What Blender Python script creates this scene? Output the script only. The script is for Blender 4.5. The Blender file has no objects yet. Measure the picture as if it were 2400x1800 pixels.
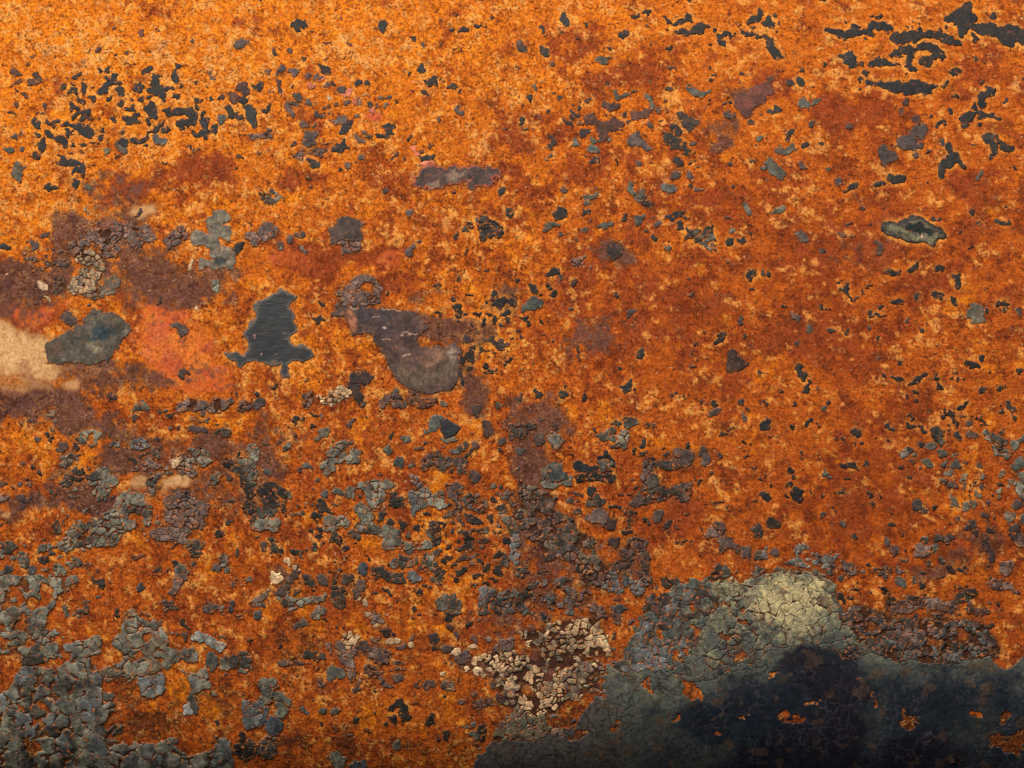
import bpy, math, random
import numpy as np

# ------------------------------------------------------------------ camera, sky, sun, exposure
PX = 0.00025                       # one photograph pixel on the panel, in metres (panel view 0.60 x 0.45 m)
random.seed(5)
rng = np.random.default_rng(11)
scene = bpy.context.scene
cam_data = bpy.data.cameras.new("camera")
cam = bpy.data.objects.new("camera", cam_data)
scene.collection.objects.link(cam)
CAM_D = 1.6
cam_data.sensor_width = 36.0
cam_data.lens = 36.0 * CAM_D / (2400 * PX)
cam_data.clip_start = 0.05
cam_data.clip_end = 100.0
cam.location = (0.0, -CAM_D, 1.2)
cam.rotation_euler = (math.radians(90), 0, 0)
scene.camera = cam

SUN_EL, SUN_AZ = math.radians(52), math.radians(205)      # azimuth measured from +Y clockwise: sun up, in front, to the left
world = bpy.data.worlds.new("World")
scene.world = world
world.use_nodes = True
wn = world.node_tree.nodes
sky = wn.new("ShaderNodeTexSky")
sky.sky_type = 'NISHITA'
sky.sun_disc = False
sky.sun_elevation = SUN_EL
sky.sun_rotation = SUN_AZ
sky.dust_density = 4.0
world.node_tree.links.new(sky.outputs[0], wn["Background"].inputs[0])
wn["Background"].inputs[1].default_value = 0.10
sd_ = bpy.data.lights.new("sun", 'SUN')
sd_.energy = 1.5
sd_.angle = math.radians(22)
sd_.color = (1.0, 0.93, 0.83)
sun = bpy.data.objects.new("sun", sd_)
scene.collection.objects.link(sun)
sx, sy, sz = math.sin(SUN_AZ) * math.cos(SUN_EL), math.cos(SUN_AZ) * math.cos(SUN_EL), math.sin(SUN_EL)
from mathutils import Vector
sun.rotation_euler = Vector((-sx, -sy, -sz)).to_track_quat('-Z', 'Y').to_euler()
sun.location = (sx * 3, sy * 3, 1.2 + sz * 3)
scene.view_settings.view_transform = 'Standard'
scene.view_settings.look = 'None'
scene.view_settings.exposure = 0.90
scene.view_settings.gamma = 1.0
ALB = 0.62                          # picture value to surface albedo

# ------------------------------------------------------------------ raster noise helpers
def lattice(w, h, seed, X, Y, wl, wly=None):
    """smooth value noise 0..1 with wavelength wl (px)"""
    wly = wly or wl
    r = np.random.default_rng(seed)
    gx = (X + 400) / wl; gy = (Y + 400) / wly
    nx = int(gx.max()) + 3; ny = int(gy.max()) + 3
    g = r.random((ny, nx)).astype(np.float32)
    ix = np.floor(gx).astype(np.int32); iy = np.floor(gy).astype(np.int32)
    fx = (gx - ix).astype(np.float32); fy = (gy - iy).astype(np.float32)
    fx = fx * fx * fx * (fx * (fx * 6 - 15) + 10); fy = fy * fy * fy * (fy * (fy * 6 - 15) + 10)
    ix = ix % (nx - 1); iy = iy % (ny - 1)
    a = g[iy, ix]; b = g[iy, ix + 1]; c = g[iy + 1, ix]; d = g[iy + 1, ix + 1]
    return (a * (1 - fx) + b * fx) * (1 - fy) + (c * (1 - fx) + d * fx) * fy

def fbm(X, Y, wl, seed, octv=4, gain=0.55, aniso=1.0):
    # rotate each octave a little so that the lattice never shows
    s = np.zeros(X.shape, np.float32); a = 1.0; t = 0.0
    for o in range(octv):
        an = 0.5 + o * 0.9
        if aniso != 1.0: an = 0.12 * (o % 3 - 1)
        U = X * math.cos(an) - Y * math.sin(an) + 2600; V = X * math.sin(an) + Y * math.cos(an) + 2600
        s += a * (lattice(0, 0, seed + o * 17, U, V, wl * aniso, wl) - 0.5); t += a
        a *= gain; wl *= 0.5
    return s / t * 2.0              # about -1..1

def sstep(a, b, x):
    t = np.clip((x - a) / (b - a), 0, 1); return t * t * (3 - 2 * t)

def lin(c):
    c = np.asarray(c, np.float32) / 255.0
    return np.where(c <= 0.04045, c / 12.92, ((c + 0.055) / 1.055) ** 2.4)

def blur(a, r):
    for ax in (0, 1):
        for _ in range(2):
            k = 2 * r + 1
            p = np.pad(a, [(r + 1, r) if i == ax else (0, 0) for i in (0, 1)], mode='edge')
            c = np.cumsum(p, axis=ax, dtype=np.float64)
            a = ((np.take(c, range(k, c.shape[ax]), axis=ax) - np.take(c, range(0, c.shape[ax] - k), axis=ax)) / k).astype(np.float32)
    return a

# ------------------------------------------------------------------ the panel's gently rounded profile
MX = 170                            # px of panel beyond the frame on each side
_yy = np.arange(-1000, 2700, 2.0)
_ang = np.interp(_yy, [-400, 0, 300, 900, 1400, 1600, 1730, 1800, 1960, 2400], [24, 20, 14, 5, -3, -8, -18, -28, -55, -75])
_dep = np.cumsum(np.tan(np.radians(np.clip(_ang, -62, 60)))) * 2.0
_dep = _dep - np.interp(900, _yy, _dep)
def place(x, y, h):
    """photograph pixel on the panel + height off the panel (px) -> metres"""
    # a face whose normal looks up leans away from the viewer towards its top
    d = -np.interp(y, _yy, _dep)
    n = np.radians(np.interp(y, _yy, _ang))
    X = (x - 1200) * PX
    Z = 1.2 - (y - 900) * PX + np.sin(n) * h * PX
    Y = d * PX - np.cos(n) * h * PX
    return np.stack([X, Y, Z], -1)

# ------------------------------------------------------------------ raster on which the paint pieces are cut
ST = 2
RX0, RY0 = -MX, -MX
GX, GY = np.meshgrid(np.arange(RX0, 2400 + MX + 1, ST, dtype=np.float32), np.arange(RY0, 1800 + MX + 1, ST, dtype=np.float32))
H, W = GX.shape
WX = GX + fbm(GX, GY, 34, 101, 3, 0.62) * 11 + fbm(GX, GY, 10, 111, 2) * 5.5
WY = GY + fbm(GX, GY, 34, 202, 3, 0.62) * 11 + fbm(GX, GY, 10, 212, 2) * 5.5
CX = GX + fbm(GX, GY, 22, 303, 3) * 12        # gentler warp for the crack net
CY = GY + fbm(GX, GY, 22, 404, 3) * 12
occ = np.zeros((H, W), bool)
occ_dark = np.zeros((H, W), np.float32)       # where rust around a chip turns light
occ_brown = np.zeros((H, W), np.float32)      # where the gaps between flakes are brown
spot_rgb = np.zeros((H, W, 3), np.float32)
spot_a = np.zeros((H, W), np.float32)

KIND = {  # picture colours of the paint
    'K': (40, 35, 29), 'D': (66, 61, 52), 'G': (124, 121, 104), 'B': (108, 110, 106), 'S': (118, 97, 86), 'V': (92, 69, 60),
    'R': (92, 56, 40), 'C': (204, 168, 124), 'O': (116, 103, 82), 'N': (33, 37, 38), 'P': (214, 116, 84), 'W': (150, 150, 138),
    'M': (126, 70, 54)}
NAME = {'K': 'dark_chip', 'D': 'dark_chip', 'N': 'bare_patch', 'G': 'paint_flake', 'B': 'paint_flake', 'O': 'paint_patch', 'W': 'paint_flake',
        'S': 'slate_flake', 'V': 'slate_flake', 'R': 'brown_scale', 'C': 'cream_flake', 'P': 'primer_flake', 'M': 'primer_patch'}

def parse(txt, ox, oy, sc):
    strokes = []
    for part in txt.split('/'):
        pts = []
        for tok in part.split():
            v = [float(q) for q in tok.split(',')]
            pts.append((ox + v[0] / sc, oy + v[1] / sc, (v[2] if len(v) > 2 else 25) / sc))
        if pts: strokes.append(pts)
    return strokes

def sdf_strokes(strokes, X, Y):
    f = np.full(X.shape, -1e4, np.float32)
    for pts in strokes:
        if len(pts) == 1:
            x, y, r = pts[0]
            f = np.maximum(f, r - np.hypot(X - x, Y - y))
        for (x0, y0, r0), (x1, y1, r1) in zip(pts, pts[1:]):
            dx, dy = x1 - x0, y1 - y0
            t = np.clip(((X - x0) * dx + (Y - y0) * dy) / (dx * dx + dy * dy + 1e-6), 0, 1)
            f = np.maximum(f, r0 + (r1 - r0) * t - np.hypot(X - x0 - t * dx, Y - y0 - t * dy))
    return f

def sdf_poly(P, X, Y):
    d = np.full(X.shape, 1e9, np.float32); ins = np.zeros(X.shape, bool)
    n = len(P)
    for i in range(n):
        x0, y0 = P[i]; x1, y1 = P[(i + 1) % n]
        dx, dy = x1 - x0, y1 - y0
        t = np.clip(((X - x0) * dx + (Y - y0) * dy) / (dx * dx + dy * dy + 1e-6), 0, 1)
        d = np.minimum(d, np.hypot(X - x0 - t * dx, Y - y0 - t * dy))
        if y0 != y1:
            c = ((Y >= min(y0, y1)) & (Y < max(y0, y1)) & (X < x0 + (Y - y0) * dx / (dy if dy else 1e-9)))
            ins ^= c
    return np.where(ins, d, -d)

PIECES = []     # dicts: name, kind, area, verts, faces, tint

def build_piece(g, i0, j0, kind, tint, thick, dome, rim=None, base=0.0, sheet=None, closed=None, mixk=None):
    """g: signed field (px) on raster window whose corner is (row i0, col j0); returns nothing, appends mesh data"""
    hh, ww = g.shape
    cm = (g[:-1, :-1] + g[1:, :-1] + g[:-1, 1:] + g[1:, 1:]) * 0.25
    M = cm > 0
    n = int(M.sum())
    if n < 3: return
    V = np.zeros((hh, ww), bool)
    V[:-1, :-1] |= M; V[1:, :-1] |= M; V[:-1, 1:] |= M; V[1:, 1:] |= M
    full = np.zeros((hh, ww), np.int8)
    full[:-1, :-1] += M; full[1:, :-1] += M; full[:-1, 1:] += M; full[1:, 1:] += M
    idx = -np.ones((hh, ww), np.int64)
    idx[V] = np.arange(V.sum())
    x = GX[i0:i0 + hh, j0:j0 + ww].copy(); y = GY[i0:i0 + hh, j0:j0 + ww].copy()
    gy, gx = np.gradient(g, ST)
    bnd = V & (full < 4)
    m2 = gx * gx + gy * gy + 0.05
    sx_ = np.clip(-g * gx / m2, -1.7, 1.7); sy_ = np.clip(-g * gy / m2, -1.7, 1.7)
    x[bnd] += sx_[bnd]; y[bnd] += sy_[bnd]
    gg = np.where(bnd, 0, np.maximum(g, 0))
    bev = 3.2
    gb = gg if closed is None else gg + closed * 14.0
    e = np.sqrt(np.clip(gb / bev, 0, 1))
    cxm, cym = x[V].mean(), y[V].mean()
    h = base + thick * (0.45 + 0.55 * e) + dome * np.sqrt(np.clip(gb / 12.0, 0, 1))
    tilt = (random.uniform(-1, 1), random.uniform(-1, 1))
    ext = max(6.0, float(np.ptp(x[V])), float(np.ptp(y[V])))
    h = h + ((x - cxm) * tilt[0] + (y - cym) * tilt[1]) * 0.045 * min(1, thick) * min(1.0, 18.0 / ext) ** 2
    if sheet is not None: h = h - 0.55 * sstep(3.0, 0.8, NET[i0:i0 + hh, j0:j0 + ww]) * CRK[i0:i0 + hh, j0:j0 + ww] * (closed is None)
    h = h + REL[i0:i0 + hh, j0:j0 + ww] * (0.9 if thick > 0.8 else 0.5)
    xs, ys, hs = x[V], y[V], h[V]
    sa = spot_a[i0:i0 + hh, j0:j0 + ww][V][:, None]
    ln = LN[i0:i0 + hh, j0:j0 + ww][V][:, None]
    if mixk and len(mixk) > 1:
        pal = np.array([KIND[k] for k in mixk], np.float32)
        t = np.clip(TN[i0:i0 + hh, j0:j0 + ww][V] * 0.75 + random.uniform(-0.12, 0.37), 0, 0.999) * (len(mixk) - 1)
        a0 = t.astype(int); fr = (t - a0)[:, None]
        col = pal[a0] * (1 - fr) + pal[a0 + 1] * fr
        col = col * random.uniform(0.87, 1.13)
    else:
        col = np.repeat(np.asarray(tint, np.float32)[None], len(xs), 0)
    col = col * (1 + 0.24 * ln)
    if sheet is not None: col = sheet(xs, ys, i0, j0, hh, ww, V)
    col = col * (1 - sa) + spot_rgb[i0:i0 + hh, j0:j0 + ww][V] * sa
    if rim is not None:
        rc, rw = rim
        k = (1 - sstep(rw * 0.5, rw, gg[V]))[:, None]
        col = col * (1 - k) + np.asarray(rc, np.float32) * k
    a = idx[:-1, :-1][M]; b = idx[:-1, 1:][M]; c = idx[1:, 1:][M]; d = idx[1:, :-1][M]
    F = np.stack([a, d, c, b], 1)
    # side walls along cells that have no neighbour
    Mp = np.pad(M, 1)
    walls = []
    up = M & ~Mp[:-2, 1:-1]; dn = M & ~Mp[2:, 1:-1]; lf = M & ~Mp[1:-1, :-2]; rt = M & ~Mp[1:-1, 2:]
    for msk, p, q in ((up, (0, 0), (0, 1)), (dn, (1, 1), (1, 0)), (lf, (1, 0), (0, 0)), (rt, (0, 1), (1, 1))):
        ii, jj = np.nonzero(msk)
        walls.append(np.stack([idx[ii + p[0], jj + p[1]], idx[ii + q[0], jj + q[1]]], 1))
    E = np.concatenate(walls)
    nv = len(xs)
    bi = np.unique(E); remap = -np.ones(nv, np.int64); remap[bi] = nv + np.arange(len(bi))
    SW = np.stack([E[:, 0], E[:, 1], remap[E[:, 1]], remap[E[:, 0]]], 1)
    xs2 = np.concatenate([xs, xs[bi]]); ys2 = np.concatenate([ys, ys[bi]]); hs2 = np.concatenate([hs, np.full(len(bi), -3.0)])
    col = np.concatenate([col, col[bi] * 0.8 + np.array([70, 36, 18]) * 0.2])
    edge = np.concatenate([gg[V], np.zeros(len(bi))])
    PIECES.append(dict(sheet=sheet is not None, edge=edge, name=NAME[kind], kind=kind, area=n, x=xs2, y=ys2, h=hs2, F=np.concatenate([F, SW]), nt=len(F), col=col))
    sub = occ[i0:i0 + hh, j0:j0 + ww]
    sub |= V

def components(g):
    M = g > 0
    lab = np.zeros(g.shape, np.int32); n = 0; out = []
    todo = set(zip(*[q.tolist() for q in np.nonzero(M)]))
    while todo:
        s = todo.pop(); st = [s]; n += 1; cells = [s]
        while st:
            i, j = st.pop()
            for q in ((i + 1, j), (i - 1, j), (i, j + 1), (i, j - 1)):
                if q in todo:
                    todo.remove(q); st.append(q); cells.append(q)
        out.append(cells)
    return out

def jit(c, amt=1.0):
    k = 1 + random.uniform(-0.13, 0.15) * amt
    w = random.uniform(-5, 5) * amt
    return np.clip(np.array([c[0] * k + w, c[1] * k, c[2] * k - w]), 4, 250)

def window(x0, y0, x1, y1):
    j0 = max(0, int((x0 - RX0) / ST)); j1 = min(W, int((x1 - RX0) / ST) + 2)
    i0 = max(0, int((y0 - RY0) / ST)); i1 = min(H, int((y1 - RY0) / ST) + 2)
    return i0, i1, j0, j1

def shape(kind, strokes=None, poly=None, holes=None, cell=0, crack=0.9, drop=0.0, thick=None, dome=None, rim=None, mix=None,
          warp=1.0, base=0.0, sheet=None, clip=True, fray=0.0, grow=1.0, merge=1.0, gapw=None, field=None):
    if field is not None:
        cx0, cy0, rx0, ry0 = field[:4]; xs = [cx0 - rx0, cx0 + rx0]; ys = [cy0 - ry0, cy0 + ry0]; pad = 0
    elif poly is not None:
        xs = [p[0] for p in poly]; ys = [p[1] for p in poly]; pad = 16
    else:
        xs = [p[0] + s * p[2] for st in strokes for p in st for s in (-1, 1)]
        ys = [p[1] + s * p[2] for st in strokes for p in st for s in (-1, 1)]; pad = 14
    i0, i1, j0, j1 = window(min(xs) - pad, min(ys) - pad, max(xs) + pad, max(ys) + pad)
    if i1 - i0 < 3 or j1 - j0 < 3: return
    gx_, gy_ = GX[i0:i1, j0:j1], GY[i0:i1, j0:j1]
    X = gx_ + (WX[i0:i1, j0:j1] - gx_) * warp; Y = gy_ + (WY[i0:i1, j0:j1] - gy_) * warp
    if field is not None:
        _, _, _, _, thr, wl_, sd_n = field
        rr = np.hypot((gx_ - cx0) / rx0, (gy_ - cy0) / ry0)
        f = (fbm(gx_, gy_, wl_, sd_n, 4, 0.62, 1.5) - thr - 0.9 * np.clip(rr - 0.45, 0, 1)) * wl_ * 0.75 - 1.0
        f = np.where(blur(occ[i0:i1, j0:j1].astype(np.float32), 2) > 0.02, -2.0, f)
    else: f = sdf_poly(poly, X, Y) if poly is not None else sdf_strokes(strokes, X, Y)
    f = f + grow
    if holes: f = np.minimum(f, -sdf_strokes(holes, X, Y))
    if clip: f = np.where(occ[i0:i1, j0:j1], np.minimum(f, -0.7), f)
    if thick is None: thick = {'C': 0.6, 'K': 0.7, 'D': 0.8, 'N': 0.35, 'P': 0.5, 'M': 0.3, 'R': 0.5, 'V': 0.7, 'S': 0.8, 'O': 0.5}.get(kind, 1.1)
    if dome is None: dome = {'C': 0.45, 'K': 0.4, 'N': 0.0, 'M': 0.0, 'O': 0.2, 'D': 0.7, 'S': 0.8, 'V': 0.7}.get(kind, 1.0)
    thick *= 0.68; dome *= 0.72
    halo = occ_dark if kind in 'KDN' else occ_brown
    ins = f > 0
    wgt = {'C': 0.72, 'V': 0.9, 'S': 0.8}.get(kind, 0.55 if cell else 0.3) if halo is occ_brown else 1.0
    if gapw is not None: wgt = gapw; halo = occ_brown
    halo[i0:i1, j0:j1] = np.maximum(halo[i0:i1, j0:j1], ins * wgt)
    kinds = mix or ({'G': 'DGG', 'D': 'KDG', 'S': 'VSS', 'V': 'DVS', 'B': 'DBB', 'C': 'SCC', 'O': 'DOO', 'R': 'RRV'}.get(kind, kind) if cell else kind)
    if not cell:
        for cells in components(f):
            if len(cells) < 3: continue
            a = np.array(cells); m = 3
            p0, q0 = np.maximum(a.min(0) - m, 0); p1, q1 = a.max(0) + m + 1
            sub = np.full((min(p1, i1 - i0) - p0, min(q1, j1 - j0) - q0), -1.0, np.float32)
            # keep only this component: cells of the others count as outside
            keep = np.zeros((i1 - i0, j1 - j0), bool); keep[a[:, 0], a[:, 1]] = True
            fs = f[p0:p1, q0:q1]; ks = keep[p0:p1, q0:q1]
            g = np.where(ks | (fs <= 0), fs, -1.0)
            kk = random.choice(kinds)
            k_ = np.array(KIND[kk]) * (0.72 if kk in 'GSDBV' and len(cells) < 1500 else 1.0)
            build_piece(g, i0 + p0, j0 + q0, kk, jit(k_), thick * 0.55, dome * 0.6, rim, base, sheet)
        return
    # crack net: seeds with uneven spacing
    c = cell
    xa, xb, ya, yb = gx_[0, 0] - c, gx_[0, -1] + c, gy_[0, 0] - c, gy_[-1, 0] + c
    seeds = []
    ny = int((yb - ya) / (c * 0.92)) + 1; nx = int((xb - xa) / c) + 1
    for a_ in range(ny):
        for b_ in range(nx):
            if random.random() < 0.13: continue
            seeds.append((xa + (b_ + 0.5 * (a_ % 2) + random.uniform(-.42, .42)) * c, ya + (a_ + random.uniform(-.42, .42)) * c * 0.92))
    cx_, cy_ = CX[i0:i1, j0:j1], CY[i0:i1, j0:j1]
    F1 = np.full(gx_.shape, 1e4, np.float32); F2 = F1.copy(); ID = -np.ones(gx_.shape, np.int32)
    wins = []
    R = c * 2.1 + 8
    for s, (x, y) in enumerate(seeds):
        a0 = max(0, int((y - R - gy_[0, 0]) / ST)); a1 = min(gx_.shape[0], int((y + R - gy_[0, 0]) / ST) + 1)
        b0 = max(0, int((x - R - gx_[0, 0]) / ST)); b1 = min(gx_.shape[1], int((x + R - gx_[0, 0]) / ST) + 1)
        if a1 <= a0 or b1 <= b0: wins.append(None); continue
        d = np.hypot(cx_[a0:a1, b0:b1] - x, cy_[a0:a1, b0:b1] - y)
        wins.append((a0, a1, b0, b1, d))
        o1 = F1[a0:a1, b0:b1]; o2 = F2[a0:a1, b0:b1]; oi = ID[a0:a1, b0:b1]
        m1 = d < o1; m2 = (~m1) & (d < o2)
        o2[m1] = o1[m1]; o1[m1] = d[m1]; oi[m1] = s
        o2[m2] = d[m2]
    cw = np.maximum(crack * (2.0 * CRK[i0:i1, j0:j1] - 0.1 - 0.75 * merge), 0.06)
    cl = sstep(0.75, 0.2, cw)
    for s, wn_ in enumerate(wins):
        if wn_ is None: continue
        a0, a1, b0, b1, d = wn_
        own = ID[a0:a1, b0:b1] == s
        if not (own & (f[a0:a1, b0:b1] > 0)).any(): continue
        if drop and random.random() < drop: continue
        other = np.where(own, F2[a0:a1, b0:b1], F1[a0:a1, b0:b1])
        g = np.minimum(f[a0:a1, b0:b1], (other - d) * 0.5 - cw[a0:a1, b0:b1])
        if fray:
            sdm = float(f[a0:a1, b0:b1][own].mean())
            if random.random() < fray * (1 - min(1, sdm / 26)): continue
        r = np.nonzero(g > 0)
        if len(r[0]) < 3: continue
        p0 = max(r[0].min() - 2, 0); p1 = r[0].max() + 3; q0 = max(r[1].min() - 2, 0); q1 = r[1].max() + 3
        kk = random.choice(kinds)
        build_piece(g[p0:p1, q0:q1], i0 + a0 + p0, j0 + b0 + q0, kk, jit(KIND[kk], 0.6), thick * random.uniform(.92, 1.08), dome, rim, base, sheet, closed=cl[a0 + p0:a0 + p1, b0 + q0:b0 + q1], mixk=kinds)

SC = 2212 / 600.0
def tile(c, r, kind, txt, **kw):
    """each line of txt is one chip: strokes of x,y,radius; '/' starts another stroke, '-' a hole stroke"""
    for ln in txt.strip().split('\n'):
        for one in ln.split(';'):
            one = one.strip()
            if not one: continue
            k2 = dict(kw); kd = kind
            if one[0].isalpha():
                kd, one = one.split(' ', 1)
                if len(kd) > 1: k2['mix'] = kd
                kd = kd[0]
            if '@' in one:
                one, cs = one.split('@'); k2['cell'] = float(cs)
            holes = None
            if '~' in one:
                one, ht = one.split('~'); holes = parse(ht, c * 600, r * 450, SC)
            shape(kd, parse(one, c * 600, r * 450, SC), holes=holes, **k2)

def tpoly(c, r, kind, txt, holes='', **kw):
    P = [tuple(float(q) for q in t.split(',')) for t in txt.split()]
    P = [(c * 600 + x / SC, r * 450 + y / SC) for x, y in P]
    shape(kind, poly=P, holes=parse(holes, c * 600, r * 450, SC) if holes else None, **kw)

def spot(c, r, rgb, txt, feather=6.0, amount=1.0):
    st = parse(txt, c * 600, r * 450, SC)
    xs = [p[0] + s * (p[2] + feather * 3) for q in st for p in q for s in (-1, 1)]
    ys = [p[1] + s * (p[2] + feather * 3) for q in st for p in q for s in (-1, 1)]
    i0, i1, j0, j1 = window(min(xs), min(ys), max(xs), max(ys))
    f = sdf_strokes(st, WX[i0:i1, j0:j1], WY[i0:i1, j0:j1])
    a = sstep(-feather, feather, f) * amount
    o = spot_a[i0:i1, j0:j1]; rgbv = spot_rgb[i0:i1, j0:j1]
    w = (a / (a + o * (1 - a) + 1e-6))[..., None]
    rgbv[:] = rgbv * (1 - w) + np.array(rgb, np.float32) * w
    spot_a[i0:i1, j0:j1] = np.maximum(o, a)

CRK = np.clip(0.5 + fbm(GX, GY, 26, 505, 3) * 1.7, 0, 1)
TN = np.clip(0.5 + fbm(GX, GY, 60, 515, 4) * 1.3, 0, 1)
LN = fbm(GX, GY, 22, 525, 3) * 1.6
REL = fbm(GX, GY, 18, 606, 3) * 0.9

def crack_net(cell, seed):
    """F2-F1 of an uneven cell pattern over the lower part of the panel"""
    i0 = int((1330 - RY0) / ST); r = random.Random(seed)
    gx_, gy_ = CX[i0:], CY[i0:]
    F1 = np.full(gx_.shape, 1e4, np.float32); F2 = F1.copy()
    y = 1330 - cell; row = 0; R = cell * 2.2 + 10
    while y < 1970 + cell:
        x = 1040 - cell + (row % 2) * cell / 2
        while x < 2570 + cell:
            if r.random() > 0.15:
                px, py = x + r.uniform(-.45, .45) * cell, y + r.uniform(-.45, .45) * cell
                a0 = max(0, int((py - R - 1330) / ST)); a1 = min(gx_.shape[0], int((py + R - 1330) / ST)); b0 = max(0, int((px - R - RX0) / ST)); b1 = min(W, int((px + R - RX0) / ST))
                if a1 > a0 and b1 > b0:
                    d = np.hypot(gx_[a0:a1, b0:b1] - px, gy_[a0:a1, b0:b1] - py)
                    o1 = F1[a0:a1, b0:b1]; o2 = F2[a0:a1, b0:b1]
                    m1 = d < o1; m2 = ~m1 & (d < o2)
                    o2[m1] = o1[m1]; o1[m1] = d[m1]; o2[m2] = d[m2]
            x += cell
        y += cell * 0.9; row += 1
    out = np.full((H, W), 99, np.float32); out[i0:] = np.minimum(F2 - F1, 99)
    return out
NET = np.minimum(crack_net(27, 3), crack_net(60, 4) * 0.8)

# ------------------------------------------------------------------ colour patches inside single paint pieces (faded, stained or polished spots, pale flecks, painted glints)
spot(0, 1, (52, 60, 60), "1890,570,40 1930,585,30", 5)
spot(0, 1, (128, 122, 100), "1870,190,30", 8)
spot(0, 1, (48, 66, 72), "860,1220,70 940,1200,40 800,1280,30", 9)
spot(0, 1, (150, 138, 108), "820,1340,50; 740,1140,30".split(';')[0], 12)
spot(0, 1, (98, 76, 60), "460,1360,60 520,1330,40", 9)
spot(1, 0, (150, 122, 98), "1480,1590,30 1560,1570,25 / 1700,1500,40 1760,1480,30", 6)
spot(3, 1, (128, 122, 90), "1080,300,25 1180,340,25 1300,400,20 1420,380,50 1480,370,30 / 1250,260,18 1320,240,20 1420,270,15", 4)
spot(3, 1, (24, 30, 30), "1240,308,34 1340,298,56 1430,332,20", 3)
spot(3, 1, (226, 176, 140), "1348,365,14 1352,345,10 / 1310,345,8", 2)  # glints painted into the patch colour
spot(1, 1, (176, 110, 74), "800,1060,40 830,1110,40 810,1180,20", 9)
spot(1, 1, (112, 94, 76), "1250,1580,60 1350,1620,70 1500,1600,70 1680,1560,60", 26)
spot(1, 1, (158, 116, 88), "1560,1420,70 1480,1480,40", 24)
spot(1, 1, (150, 134, 112), "1690,1400,45 1720,1480,20", 9)
spot(1, 1, (74, 62, 62), "900,1060,60 1100,1080,70 1120,1200,60", 14)
spot(1, 1, (222, 178, 150), "800,1005,6 880,1000,5 / 1100,1010,5 1230,1000,6 / 1000,1080,6 1060,1078,5/ 1250,1235,5 1380,1232,5/1100,1278,4 1150,1276,4/1260,1390,6 1320,1385,5/1110,1165,12/ 1160,1130,6", 1.5)
spot(1, 1, (214, 150, 128), "40,1375,10/-15,1225,14/ 160,1420,6/ 95,1190,5/ 250,1220,5", 1.5)
spot(2, 2, (62, 66, 62), "330,790,60 420,760,30", 8)

# ------------------------------------------------------------------ the large single pieces
D1 = [(0,980),(90,900),(180,850),(280,890),(345,920),(270,980),(255,1010),(340,1070),(315,1120),(340,1210),(255,1270),(330,1340),(430,1310),(485,1400),(430,1440),(300,1480),(285,1590),(235,1590),(240,1485),(100,1490),(0,1450),(-80,1450),(-140,1510),(-250,1410),(-190,1380),(-110,1420),(-70,1340),(-105,1220),(-50,1120),(0,1080)]
tpoly(1, 1, 'N', ' '.join('%d,%d' % p for p in D1), rim=((100, 86, 72), 8), thick=0.4, warp=0.8, grow=3.0, cell=0)
tpoly(3, 1, 'D', "1010,240 1140,250 1230,220 1320,180 1380,215 1440,260 1540,310 1570,390 1500,400 1450,465 1400,440 1310,430 1180,400 1060,370 1000,320", warp=0.5, rim=((40, 42, 38), 5))
tile(1, 0, 'V', "1390,1560,50 1490,1480,65 1640,1500,65 1800,1480,70 1960,1470,60 2060,1460,45 / 1880,1580,50 1990,1540,50 / 1480,1570,40 1600,1560,40", rim=((196, 92, 62), 4.5), thick=0.45, warp=1.1)
tpoly(0, 1, 'O', "820,1010 1010,1060 1120,1170 1050,1280 980,1380 940,1480 900,1450 760,1470 580,1470 430,1480 380,1340 400,1280 520,1240 640,1170 720,1100", rim=((92, 76, 62), 7), warp=1.1, grow=3)
tpoly(1, 1, 'S', "680,195 840,205 950,270 890,320 900,390 880,420 640,430 620,290 715,270", warp=0.8)
tpoly(1, 1, 'S', "640,440 880,430 885,500 740,530 730,470", cell=22, warp=0.7)
tpoly(1, 1, 'V', "690,1010 800,990 1000,1000 1230,1005 1420,1080 1500,1170 1420,1240 1380,1230 1400,1360 1500,1350 1620,1340 1680,1310 1745,1330 1780,1480 1740,1620 1700,1710 1500,1730 1330,1720 1200,1640 1130,1470 1040,1330 1020,1240 920,1210 810,1240 790,1100 650,1050", warp=0.9, thick=0.45, cell=0)
tpoly(1, 2, 'N', "1590,330 1640,300 1730,340 1770,380 1700,450 1640,470 1600,400", warp=0.3, thick=2.0)
tile(0, 1, 'O', "1870,200,55 1930,200,40 / 1860,250,45 1800,290,50 1900,330,70 1950,370,50 / 1700,380,60 1800,420,70 1830,480,40 1850,540,30; 1900,560,95 1850,600,60 1990,620,40 1730,610,35 / 1950,520,50")
tile(0, 1, 'D', "2050,470,35 2010,510,25")

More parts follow.
